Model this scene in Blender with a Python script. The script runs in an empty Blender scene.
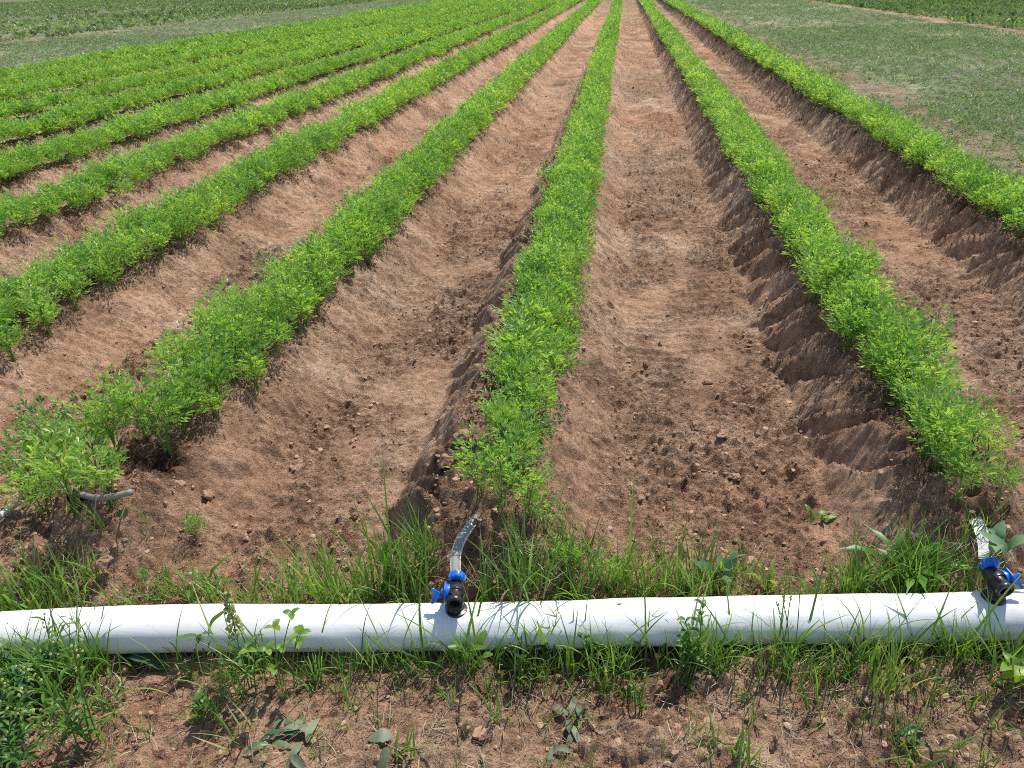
import bpy, math
import numpy as np
from mathutils import Vector, Matrix

rng = np.random.default_rng(7)
scene = bpy.context.scene
COL = scene.collection
PI = math.pi
R = math.radians

# ------------------------------------------------------------------ camera
H, F = 1.3, 770.0
_p, _y, _r = R(27.8), R(8.3), R(2.0)
FW = np.array([-math.sin(_y) * math.cos(_p), math.cos(_y) * math.cos(_p), -math.sin(_p)])
_r0 = np.array([math.cos(_y), math.sin(_y), 0.0])
_u0 = np.cross(_r0, FW)
RT = _r0 * math.cos(_r) - _u0 * math.sin(_r)
UP = _u0 * math.cos(_r) + _r0 * math.sin(_r)
CP = np.array([0.0, 0.0, H])


def proj(P):
    d = np.asarray(P) - CP
    z = d @ FW
    z = np.where(np.abs(z) < 1e-6, 1e-6, z)
    return 512 + F * (d @ RT) / z, 384 - F * (d @ UP) / z, z


def at(px, py, z=0.0):
    """where the sight line through a picture point meets height z"""
    d = FW * F + RT * (px - 512) - UP * (py - 384)
    return CP + d * ((z - H) / d[2])


cam = bpy.data.cameras.new("camera")
cam_o = bpy.data.objects.new("camera", cam)
COL.objects.link(cam_o)
cam.sensor_width = 36.0
cam.lens = 36.0 * F / 1024.0
cam.clip_start, cam.clip_end = 0.05, 3000.0
cam_o.matrix_world = Matrix(((RT[0], UP[0], -FW[0], 0), (RT[1], UP[1], -FW[1], 0), (RT[2], UP[2], -FW[2], H), (0, 0, 0, 1)))
scene.camera = cam_o

# ------------------------------------------------------------------ light
SUN_EL, SUN_AZ = R(58), R(26)
world = bpy.data.worlds.new("World")
scene.world = world
world.use_nodes = True
nt = world.node_tree
sky = nt.nodes.new("ShaderNodeTexSky")
sky.sky_type = 'NISHITA'
sky.sun_disc = False
sky.sun_elevation = SUN_EL
sky.sun_rotation = SUN_AZ
nt.links.new(sky.outputs[0], nt.nodes["Background"].inputs[0])
nt.nodes["Background"].inputs[1].default_value = 0.15
sun = bpy.data.lights.new("sun", 'SUN')
sun.energy = 5.0
sun.angle = R(0.53)
sun.color = (1.0, 0.955, 0.88)
sun_o = bpy.data.objects.new("sun", sun)
COL.objects.link(sun_o)
sdir = Vector((math.sin(SUN_AZ) * math.cos(SUN_EL), math.cos(SUN_AZ) * math.cos(SUN_EL), math.sin(SUN_EL)))
sun_o.rotation_euler = sdir.to_track_quat('Z', 'Y').to_euler()
sun_o.location = (3, 6, 9)
scene.view_settings.view_transform = 'Standard'
scene.view_settings.look = 'None'
scene.view_settings.exposure = 0
scene.view_settings.gamma = 1
scene.cycles.max_bounces = 6
scene.cycles.use_denoising = False
scene.cycles.sample_clamp_indirect = 4.0
scene.cycles.pixel_filter_type = 'BLACKMAN_HARRIS'
scene.cycles.filter_width = 1.0
scene.cycles.transparent_max_bounces = 6


# ------------------------------------------------------------------ noise
def _hash(ix, iy, seed):
    h = (ix.astype(np.int64) * 374761393 + iy.astype(np.int64) * 668265263 + seed * 974634777) & 0xFFFFFFFF
    h = ((h ^ (h >> 13)) * 1274126177) & 0xFFFFFFFF
    h = (h ^ (h >> 16)) & 0xFFFFFFFF
    h = (h * 2246822519) & 0xFFFFFFFF
    return ((h ^ (h >> 15)) & 0xFFFFFF) / float(0xFFFFFF)


def noise(x, y, seed=0):
    ix, iy = np.floor(x), np.floor(y)
    fx, fy = x - ix, y - iy
    fx = fx * fx * fx * (fx * (fx * 6 - 15) + 10)
    fy = fy * fy * fy * (fy * (fy * 6 - 15) + 10)
    a, b = _hash(ix, iy, seed), _hash(ix + 1, iy, seed)
    c, d = _hash(ix, iy + 1, seed), _hash(ix + 1, iy + 1, seed)
    return (a + (b - a) * fx) * (1 - fy) + (c + (d - c) * fx) * fy - 0.5


def fbm(x, y, seed=0, octv=3, gain=0.5):
    s, a = 0.0, 1.0
    for k in range(octv):
        ca, sa = math.cos(0.6 + k * 1.1), math.sin(0.6 + k * 1.1)
        f = 2.03 ** k
        s = s + a * noise((x * ca - y * sa) * f, (x * sa + y * ca) * f, seed + 17 * k)
        a *= gain
    return s


def cells(x, y, seed, sharp=1.0):
    """bumps like crumbs: 1 - distance to the nearest jittered point"""
    ix, iy = np.floor(x), np.floor(y)
    best = np.full(np.shape(x), 9.0)
    val = np.zeros(np.shape(x))
    for dx in (-1, 0, 1):
        for dy in (-1, 0, 1):
            cx, cy = ix + dx, iy + dy
            jx, jy = _hash(cx, cy, seed), _hash(cx, cy, seed + 5)
            d = np.hypot(cx + jx - x, cy + jy - y)
            sz = _hash(cx, cy, seed + 9)
            m = d < best
            best = np.where(m, d, best)
            val = np.where(m, sz, val)
    return np.clip(1 - best * 1.5, 0, 1) ** sharp * val ** 2


def sstep(a, b, x):
    t = np.clip((x - a) / (b - a), 0, 1)
    return t * t * (3 - 2 * t)


# ------------------------------------------------------------------ the lie of the land
# x of each ridge, y of its near end, x of the foot of its steep left bank relative to the ridge
ROWS = [
    dict(x=1.90, y0=2.30, lb=-0.24, n='outer'),
    dict(x=0.855, y0=1.72, lb=-0.245, n='right'),
    dict(x=-0.25, y0=1.53, lb=-0.33, n='centre'),
    dict(x=-1.25, y0=1.50, lb=-0.26, n='left'),
    dict(x=-2.28, y0=1.70, lb=-0.26, n='second'),
    dict(x=-3.22, y0=2.00, lb=-0.26, n='third'),
    dict(x=-4.18, y0=2.60, lb=-0.26, n='far'),
    dict(x=-5.20, y0=3.20, lb=-0.26, n='far'),
    dict(x=-6.12, y0=3.80, lb=-0.26, n='far'),
    dict(x=-7.22, y0=4.60, lb=-0.26, n='far'),
    dict(x=-8.15, y0=5.20, lb=-0.26, n='far'),
    dict(x=-9.05, y0=5.80, lb=-0.26, n='far'),
]


def row_x(k, y):
    return ROWS[k]['x'] + 0.016 * noise(y * 0.23 + k * 7.1, y * 0 + k, 41)


def ground_h(x, y, info=False):
    x = np.asarray(x, float)
    y = np.asarray(y, float)
    # crumble and warp fields
    w1 = fbm(x * 3.1, y * 3.1, 3, 3)
    w2 = fbm(x * 9, y * 9, 8, 3)
    fine = fbm(x * 34, y * 34, 21, 3, 0.6)
    h = 0.0 * x
    shp = x.shape
    X_, Y_, W1, W2 = x.ravel(), y.ravel(), w1.ravel(), w2.ravel()
    h, bankL, bankR, top = (np.zeros(X_.size) for _ in range(4))
    for k, r in enumerate(ROWS):
        idx = np.nonzero(np.abs(X_ - r['x']) < 0.66)[0]
        if not len(idx):
            continue
        yk, a1, a2 = Y_[idx], W1[idx], W2[idx]
        u = X_[idx] - row_x(k, yk)
        end = sstep(r['y0'] - 0.30, r['y0'] + 0.02, yk + 0.10 * a1)
        lb = r['lb']
        # the steep bank is cut by the plough into leaning slabs
        t = (yk + u * 1.1 + 0.20 * a1 + 0.03 * a2) / 0.13
        cell = np.floor(t)
        saw = t - cell
        amp = _hash(cell, cell * 0 + k, 77)
        t2 = t * 2.7 + a2 * 1.5
        c2_ = np.floor(t2)
        saw2 = t2 - c2_
        saw = np.where(saw < 0.8, saw / 0.8, (1 - saw) / 0.2)
        sl = (saw - 0.5) * (0.1 + 1.3 * amp * amp) * 0.075 + (saw2 - 0.5) * 0.004 * _hash(c2_, c2_ * 0 + k, 78)
        ul = u - lb + sl + 0.03 * a1 + 0.006 * a2
        left = np.clip(ul / 0.150, 0, 1)
        left = left * 0.7 + 0.3 * left * left * (3 - 2 * left)
        # the other bank is a gentle scraped slope
        t3 = (yk - u * 1.9 + 0.25 * a1) / 0.16
        c3_ = np.floor(t3)
        saw3 = t3 - c3_
        rb = 0.28 + 0.05 * a1 + 0.05 * (saw3 - 0.5) * (0.2 + _hash(c3_, c3_ * 0 + k, 5))
        right = 1 - sstep(0.06, 1.0, np.clip((u - 0.03) / rb, 0, 1))
        hh = 0.165 * np.minimum(left, right) + 0.016 * np.exp(-((u + 0.05) / 0.1) ** 2) * (a2 + 0.3)
        h[idx] = np.maximum(h[idx], hh * end)
        bankL[idx] = np.maximum(bankL[idx], np.exp(-((u - lb - 0.06) / 0.075) ** 2) * end)
        bankR[idx] = np.maximum(bankR[idx], np.exp(-((u - 0.18) / 0.10) ** 2) * end)
        top[idx] = np.maximum(top[idx], sstep(lb + 0.07, lb + 0.15, u) * (1 - sstep(0.06, 0.18, u)) * end)
    h, bankL, bankR, top = (a.reshape(shp) for a in (h, bankL, bankR, top))
    inside = sstep(-9.9, -9.4, x) * (1 - sstep(2.25, 2.5, x))
    # outside the ridges the land lies a little higher and flat
    h = h + (1 - inside) * 0.075 * sstep(1.5, 3, y)
    # how crumbly: everywhere near the hose, patches in the furrow, ridge tops
    head = 1 - sstep(1.15, 1.75, y + 0.4 * w1)
    patch = sstep(-0.05, 0.22, fbm(x * 2.6, y * 1.5, 55, 3))
    floor = np.clip(1 - bankL - bankR - top, 0, 1)
    streak = fbm(x * 5.0, y * 3.0, 57, 3)
    rough = np.clip(0.38 - 0.12 * bankL + 0.62 * patch * floor + 0.45 * sstep(-0.05, 0.2, streak) * (1 - bankL) + 0.5 * top + 0.10 * bankL + 0.45 * head - 0.15 * bankR, 0.08, 1.25)
    # wheel and tool marks: shallow arcs across the furrow
    ph = (y + 0.07 * np.sin(x * 6.0) + 0.10 * w1) / 0.075
    arcs = np.abs((ph % 1.0) - 0.5) * 2
    h = h + inside * floor * (1 - head) * 0.020 * (arcs ** 1.6 - 0.4) * sstep(-0.15, 0.2, fbm(x * 3.5, y * 2.2, 91, 2))
    h = h - inside * floor * (1 - head) * 0.02
    c1 = cells(x * 20 + w2, y * 20 + w2, 101)
    c2 = cells(x * 46 + w2, y * 46, 131)
    c3 = cells(x * 85, y * 85 + w2, 151)
    rel = (0.014 + 0.012 * head) * w1 + 0.020 * w2 * rough + 0.011 * fine * rough + (0.022 + 0.022 * top) * c1 * np.clip(rough - 0.3, 0, 1) + 0.020 * c2 * rough + 0.010 * c3 * rough
    # smeared streaks down the gentle bank
    rel = rel + bankR * 0.020 * fbm(x * 7 + y * 6, y * 22 - x * 18, 61, 3)
    rel = rel + bankL * 0.016 * fbm(x * 14 - y * 5, y * 16 + x * 6, 67, 4, 0.6) + bankL * 0.014 * cells(x * 26 + w2, y * 20 + w2 * 2, 171)
    h = h + rel * (0.35 + 0.65 * inside)
    # a washed hollow behind the end of the left row
    h = h - 0.05 * np.exp(-(((x + 1.24) / 0.09) ** 2 + ((y - 1.66) / 0.09) ** 2))
    if info:
        return h, dict(rough=rough, bankL=bankL, bankR=bankR, top=top, head=head, inside=inside, w1=w1, w2=w2, fine=fine, patch=patch, c1=c1, c2=c2, floor=floor)
    return h


def gz(x, y):
    return float(ground_h(np.array([x]), np.array([y]))[0])


# ------------------------------------------------------------------ mesh helpers
def make_mesh(name, V, faces, mats=(), attrs=None, smooth=False, fmat=None, uv=None):
    """V (n,3); faces: list of int arrays (m,3) or (m,4)"""
    me = bpy.data.meshes.new(name)
    V = np.asarray(V, np.float32)
    me.vertices.add(len(V))
    me.vertices.foreach_set("co", V.ravel())
    faces = [np.asarray(f, np.int32) for f in faces if len(f)]
    li = np.concatenate([f.ravel() for f in faces])
    tot = np.concatenate([np.full(len(f), f.shape[1], np.int32) for f in faces])
    st = np.concatenate([[0], np.cumsum(tot)[:-1]]).astype(np.int32)
    me.loops.add(len(li))
    me.loops.foreach_set("vertex_index", li)
    me.polygons.add(len(tot))
    me.polygons.foreach_set("loop_start", st)
    me.polygons.foreach_set("use_smooth", np.full(len(tot), smooth, bool))
    if fmat is not None:
        me.polygons.foreach_set("material_index", np.asarray(fmat, np.int32))
    for m in mats:
        me.materials.append(m)
    if attrs:
        for k, a in attrs.items():
            a = np.asarray(a, np.float32)
            if a.ndim == 1:
                at_ = me.attributes.new(k, 'FLOAT', 'POINT')
                at_.data.foreach_set("value", a)
            else:
                at_ = me.attributes.new(k, 'FLOAT_COLOR', 'POINT')
                c4 = np.ones((len(a), 4), np.float32)
                c4[:, :3] = a
                at_.data.foreach_set("color", c4.ravel())
    if uv is not None:
        ul = me.uv_layers.new(name="UVMap")
        ul.data.foreach_set("uv", np.asarray(uv, np.float32)[li].ravel())
    me.update(calc_edges=True)
    return me


def link(name, me, parent=None, loc=None, rot=None):
    o = bpy.data.objects.new(name, me)
    COL.objects.link(o)
    if parent is not None:
        o.parent = parent
    if loc is not None:
        o.location = tuple(float(v) for v in loc)
    if rot is not None:
        o.rotation_euler = rot
    return o


def tag(o, label=None, cat=None, group=None, kind=None):
    if label:
        o['label'] = label
    if cat:
        o['category'] = cat
    if group:
        o['group'] = group
    if kind:
        o['kind'] = kind
    return o


def empty(name, loc=(0, 0, 0), rz=0.0):
    o = bpy.data.objects.new(name, None)
    COL.objects.link(o)
    o.location = tuple(float(v) for v in loc)
    o.rotation_euler = (0, 0, rz)
    o.empty_display_size = 0.03
    return o


class Geo:
    """collects verts, quads, tris and a per-vertex tone"""

    def __init__(self):
        self.v, self.q, self.t, self.tone, self.n = [], [], [], [], 0

    def add(self, V, Q=(), T=(), tone=0.5):
        V = np.asarray(V, float)
        if len(Q):
            self.q.append(np.asarray(Q, np.int64) + self.n)
        if len(T):
            self.t.append(np.asarray(T, np.int64) + self.n)
        self.v.append(V)
        self.tone.append(np.broadcast_to(np.asarray(tone, float), (len(V),)).copy())
        self.n += len(V)

    def arrays(self):
        V = np.concatenate(self.v)
        Q = np.concatenate(self.q) if self.q else np.zeros((0, 4), int)
        T = np.concatenate(self.t) if self.t else np.zeros((0, 3), int)
        return V, Q, T, np.concatenate(self.tone)

    def mesh(self, name, mat, smooth=False):
        V, Q, T, tone = self.arrays()
        return make_mesh(name, V, [Q, T], [mat], {'tone': tone}, smooth)


def nrm(v):
    v = np.asarray(v, float)
    return v / (np.linalg.norm(v) + 1e-9)


def ribbon(g, P, W, side, tone, fold=0.0, tone_end=None):
    """a strip of leaf along P; fold > 0 gives it a keel"""
    P = np.asarray(P, float)
    n = len(P)
    T = np.gradient(P, axis=0)
    S = np.asarray(side, float)
    S = np.broadcast_to(S, P.shape)
    T = T / (np.linalg.norm(T, axis=1, keepdims=True) + 1e-9)
    S = S - T * np.sum(S * T, axis=1, keepdims=True)
    S = S / (np.linalg.norm(S, axis=1, keepdims=True) + 1e-9)
    N = np.cross(S, T)
    W = np.asarray(W)[:, None]
    tn = np.linspace(tone, tone if tone_end is None else tone_end, n)
    if fold:
        V = np.concatenate([P - S * W / 2 + N * W * fold, P, P + S * W / 2 + N * W * fold])
        i = np.arange(n - 1)
        Q = np.concatenate([np.stack([i, i + n, i + n + 1, i + 1], 1), np.stack([i + n, i + 2 * n, i + 2 * n + 1, i + n + 1], 1)])
        g.add(V, Q, tone=np.concatenate([tn, tn * 0.9, tn]))
    else:
        V = np.concatenate([P - S * W / 2, P + S * W / 2])
        i = np.arange(n - 1)
        g.add(V, np.stack([i, i + n, i + n + 1, i + 1], 1), tone=np.concatenate([tn, tn]))


def tube(g, P, rad, sides=5, tone=0.5, cap=True, ref=(0.3, 0.2, 1)):
    P = np.asarray(P, float)
    n = len(P)
    rad = np.broadcast_to(np.asarray(rad, float), (n,))
    T = np.gradient(P, axis=0)
    T = T / (np.linalg.norm(T, axis=1, keepdims=True) + 1e-9)
    A = np.cross(T, np.broadcast_to(np.asarray(ref, float), P.shape))
    A = A / (np.linalg.norm(A, axis=1, keepdims=True) + 1e-9)
    B = np.cross(T, A)
    an = np.arange(sides) / sides * 2 * PI
    V = (P[:, None] + rad[:, None, None] * (A[:, None] * np.cos(an)[None, :, None] + B[:, None] * np.sin(an)[None, :, None])).reshape(-1, 3)
    Q = []
    for i in range(n - 1):
        for j in range(sides):
            k = (j + 1) % sides
            Q.append((i * sides + j, i * sides + k, (i + 1) * sides + k, (i + 1) * sides + j))
    T3 = []
    if cap:
        V = np.concatenate([V, P[:1], P[-1:]])
        for j in range(sides):
            k = (j + 1) % sides
            T3.append((n * sides, k, j))
            T3.append((n * sides + 1, (n - 1) * sides + j, (n - 1) * sides + k))
    g.add(V, Q, T3, tone)


def diamond(g, b, d, s, L, w, tone, droop=0.0):
    b, d, s = np.asarray(b), nrm(d), nrm(s)
    z = np.array([0, 0, -droop * L])
    g.add([b, b + d * L * 0.55 + s * w / 2, b + d * L + z, b + d * L * 0.55 - s * w / 2], [(0, 1, 2, 3)], tone=[tone * 0.9, tone, tone * 1.05, tone])


def bend(base, az, L, lean0, lean1, n, twist=0.0):
    """points of a stalk that leaves the ground at lean0 from upright and ends at lean1"""
    th = np.linspace(lean0, lean1, n)
    a = az + np.linspace(0, twist, n)
    st = np.stack([np.sin(th) * np.cos(a), np.sin(th) * np.sin(a), np.cos(th)], 1) * (L / (n - 1))
    P = np.concatenate([[np.zeros(3)], np.cumsum(st[:-1], 0)])
    return P + np.asarray(base)


# ------------------------------------------------------------------ materials
def nmat(name):
    m = bpy.data.materials.new(name)
    m.use_nodes = True
    t = m.node_tree
    return m, t, t.nodes["Principled BSDF"], t.nodes["Material Output"]


def N(t, kind, **kw):
    n = t.nodes.new(kind)
    for k, v in kw.items():
        setattr(n, k, v)
    return n


def ramp(t, stops):
    n = t.nodes.new("ShaderNodeValToRGB")
    e = n.color_ramp.elements
    while len(e) < len(stops):
        e.new(0.5)
    for i, (p, c) in enumerate(stops):
        e[i].position = p
        e[i].color = (*c, 1)
    return n


def leaf_mat(name, stops, trans=0.35, rough=0.42, spec=0.4, rnd=0.25):
    m, t, b, out = nmat(name)
    a = N(t, "ShaderNodeAttribute", attribute_name="tone")
    oi = N(t, "ShaderNodeObjectInfo")
    ma = N(t, "ShaderNodeMath", operation='MULTIPLY_ADD')
    t.links.new(oi.outputs["Random"], ma.inputs[0])
    ma.inputs[1].default_value = rnd
    ad = N(t, "ShaderNodeMath", operation='ADD')
    t.links.new(a.outputs["Fac"], ad.inputs[0])
    ad.inputs[1].default_value = -rnd / 2
    t.links.new(ad.outputs[0], ma.inputs[2])
    rp = ramp(t, stops)
    t.links.new(ma.outputs[0], rp.inputs[0])
    t.links.new(rp.outputs[0], b.inputs["Base Color"])
    b.inputs["Roughness"].default_value = rough
    b.inputs["Specular IOR Level"].default_value = spec
    tr = N(t, "ShaderNodeBsdfTranslucent")
    hs = N(t, "ShaderNodeMix", data_type='RGBA', blend_type='MULTIPLY')
    hs.inputs[0].default_value = 1.0
    t.links.new(rp.outputs[0], hs.inputs[6])
    hs.inputs[7].default_value = (1.35, 1.45, 0.55, 1)
    t.links.new(hs.outputs[2], tr.inputs[0])
    mx = N(t, "ShaderNodeMixShader")
    mx.inputs[0].default_value = trans
    t.links.new(b.outputs[0], mx.inputs[1])
    t.links.new(tr.outputs[0], mx.inputs[2])
    t.links.new(mx.outputs[0], out.inputs[0])
    return m


M_CARROT = leaf_mat("carrot_leaf", [(0.0, (0.04, 0.105, 0.032)), (0.35, (0.160, 0.330, 0.085)), (0.65, (0.310, 0.490, 0.120)), (1.0, (0.56, 0.65, 0.20))], 0.42, 0.40, 0.55)
M_PETIOLE = leaf_mat("carrot_petiole", [(0.0, (0.06, 0.15, 0.02)), (0.6, (0.15, 0.30, 0.05)), (1.0, (0.24, 0.36, 0.10))], 0.2)
M_GRASS = leaf_mat("grass_blade", [(0.0, (0.035, 0.095, 0.018)), (0.35, (0.12, 0.235, 0.045)), (0.65, (0.225, 0.365, 0.070)), (0.86, (0.34, 0.45, 0.12)), (1.0, (0.52, 0.46, 0.28))], 0.36, 0.36, 0.5)
M_DRY = leaf_mat("dry_straw", [(0.0, (0.11, 0.085, 0.05)), (0.5, (0.30, 0.24, 0.15)), (1.0, (0.52, 0.46, 0.33))], 0.1)
M_WEED = leaf_mat("weed_leaf", [(0.0, (0.02, 0.06, 0.012)), (0.4, (0.065, 0.16, 0.025)), (0.7, (0.13, 0.26, 0.035)), (1.0, (0.34, 0.42, 0.07))], 0.32)
M_BLUEGREEN = leaf_mat("blue_green_leaf", [(0.0, (0.03, 0.075, 0.035)), (0.5, (0.085, 0.19, 0.085)), (1.0, (0.21, 0.33, 0.17))], 0.25)
M_WILT = leaf_mat("wilted_leaf", [(0.0, (0.06, 0.08, 0.045)), (0.5, (0.13, 0.165, 0.095)), (1.0, (0.26, 0.28, 0.18))], 0.1, 0.6)
M_BUD = leaf_mat("flower_bud", [(0.0, (0.16, 0.25, 0.05)), (0.5, (0.32, 0.42, 0.09)), (1.0, (0.60, 0.62, 0.25))], 0.25)
M_COVER = leaf_mat("low_cover", [(0.0, (0.12, 0.165, 0.10)), (0.4, (0.25, 0.335, 0.20)), (0.75, (0.35, 0.435, 0.26)), (1.0, (0.60, 0.63, 0.52))], 0.25)
M_FARCROP = leaf_mat("far_crop_leaf", [(0.0, (0.05, 0.09, 0.04)), (0.5, (0.165, 0.25, 0.11)), (1.0, (0.33, 0.42, 0.20))], 0.3)


def soil_mat():
    m, t, b, out = nmat("soil")
    at_ = N(t, "ShaderNodeAttribute", attribute_name="soil")
    geo = N(t, "ShaderNodeNewGeometry")
    n1 = N(t, "ShaderNodeTexNoise")
    n1.inputs["Scale"].default_value = 38
    n1.inputs["Detail"].default_value = 8
    n1.inputs["Roughness"].default_value = 0.68
    n2 = N(t, "ShaderNodeTexNoise")
    n2.inputs["Scale"].default_value = 230
    n2.inputs["Detail"].default_value = 4
    n2.inputs["Roughness"].default_value = 0.65
    vo = N(t, "ShaderNodeTexVoronoi")
    vo.inputs["Scale"].default_value = 75
    vo2 = N(t, "ShaderNodeTexVoronoi")
    vo2.inputs["Scale"].default_value = 170
    for n in (n1, n2, vo, vo2):
        t.links.new(geo.outputs["Position"], n.inputs["Vector"])
    r1 = ramp(t, [(0.30, (0.50, 0.46, 0.44)), (0.5, (1, 1, 1)), (0.70, (1.34, 1.32, 1.30))])
    t.links.new(n1.outputs[0], r1.inputs[0])
    r2 = ramp(t, [(0.32, (0.60, 0.57, 0.55)), (0.5, (1, 1, 1)), (0.7, (1.25, 1.25, 1.25))])
    t.links.new(n2.outputs[0], r2.inputs[0])
    n0 = N(t, "ShaderNodeTexNoise")
    n0.inputs["Scale"].default_value = 11
    n0.inputs["Detail"].default_value = 9
    n0.inputs["Roughness"].default_value = 0.72
    t.links.new(geo.outputs["Position"], n0.inputs["Vector"])
    r0 = ramp(t, [(0.34, (0.62, 0.58, 0.56)), (0.48, (0.97, 0.96, 0.95)), (0.68, (1.22, 1.21, 1.20))])
    t.links.new(n0.outputs[0], r0.inputs[0])
    m0 = N(t, "ShaderNodeMix", data_type='RGBA', blend_type='MULTIPLY')
    m0.inputs[0].default_value = 1
    t.links.new(at_.outputs["Color"], m0.inputs[6])
    t.links.new(r0.outputs[0], m0.inputs[7])
    m1 = N(t, "ShaderNodeMix", data_type='RGBA', blend_type='MULTIPLY')
    m1.inputs[0].default_value = 1
    t.links.new(m0.outputs[2], m1.inputs[6])
    t.links.new(r1.outputs[0], m1.inputs[7])
    m2 = N(t, "ShaderNodeMix", data_type='RGBA', blend_type='MULTIPLY')
    m2.inputs[0].default_value = 1
    t.links.new(m1.outputs[2], m2.inputs[6])
    t.links.new(r2.outputs[0], m2.inputs[7])
    t.links.new(m2.outputs[2], b.inputs["Base Color"])
    b.inputs["Roughness"].default_value = 0.95
    b.inputs["Specular IOR Level"].default_value = 0.12
    ra = N(t, "ShaderNodeAttribute", attribute_name="rough")
    # crumbs, then grains
    s1 = N(t, "ShaderNodeMath", operation='SUBTRACT')
    s1.inputs[0].default_value = 0.6
    t.links.new(vo.outputs["Distance"], s1.inputs[1])
    s2 = N(t, "ShaderNodeMath", operation='MULTIPLY_ADD')
    t.links.new(vo2.outputs["Distance"], s2.inputs[0])
    s2.inputs[1].default_value = -0.45
    t.links.new(s1.outputs[0], s2.inputs[2])
    b1 = N(t, "ShaderNodeBump")
    b1.inputs["Distance"].default_value = 0.020
    t.links.new(s2.outputs[0], b1.inputs["Height"])
    t.links.new(ra.outputs["Fac"], b1.inputs["Strength"])
    b2 = N(t, "ShaderNodeBump")
    b2.inputs["Distance"].default_value = 0.015
    b2.inputs["Strength"].default_value = 1.0
    t.links.new(n1.outputs[0], b2.inputs["Height"])
    t.links.new(b1.outputs[0], b2.inputs["Normal"])
    b3 = N(t, "ShaderNodeBump")
    b3.inputs["Distance"].default_value = 0.007
    b3.inputs["Strength"].default_value = 0.9
    t.links.new(n2.outputs[0], b3.inputs["Height"])
    b0 = N(t, "ShaderNodeBump")
    b0.inputs["Distance"].default_value = 0.035
    b0.inputs["Strength"].default_value = 0.9
    t.links.new(n0.outputs[0], b0.inputs["Height"])
    t.links.new(b2.outputs[0], b0.inputs["Normal"])
    t.links.new(b0.outputs[0], b3.inputs["Normal"])
    t.links.new(b3.outputs[0], b.inputs["Normal"])
    return m


def clod_mat():
    m, t, b, out = nmat("clod_soil")
    a = N(t, "ShaderNodeAttribute", attribute_name="tone")
    geo = N(t, "ShaderNodeNewGeometry")
    n1 = N(t, "ShaderNodeTexNoise")
    n1.inputs["Scale"].default_value = 90
    n1.inputs["Detail"].default_value = 6
    t.links.new(geo.outputs["Position"], n1.inputs["Vector"])
    rp = ramp(t, [(0.0, (0.18, 0.106, 0.068)), (0.5, (0.37, 0.228, 0.150)), (1.0, (0.52, 0.35, 0.24))])
    ad = N(t, "ShaderNodeMath", operation='MULTIPLY_ADD')
    t.links.new(n1.outputs[0], ad.inputs[0])
    ad.inputs[1].default_value = 0.5
    sb = N(t, "ShaderNodeMath", operation='ADD')
    sb.inputs[1].default_value = -0.25
    t.links.new(a.outputs["Fac"], sb.inputs[0])
    t.links.new(sb.outputs[0], ad.inputs[2])
    t.links.new(ad.outputs[0], rp.inputs[0])
    t.links.new(rp.outputs[0], b.inputs["Base Color"])
    b.inputs["Roughness"].default_value = 0.95
    b.inputs["Specular IOR Level"].default_value = 0.1
    bp = N(t, "ShaderNodeBump")
    bp.inputs["Distance"].default_value = 0.006
    bp.inputs["Strength"].default_value = 0.9
    t.links.new(n1.outputs[0], bp.inputs["Height"])
    t.links.new(bp.outputs[0], b.inputs["Normal"])
    return m


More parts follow.
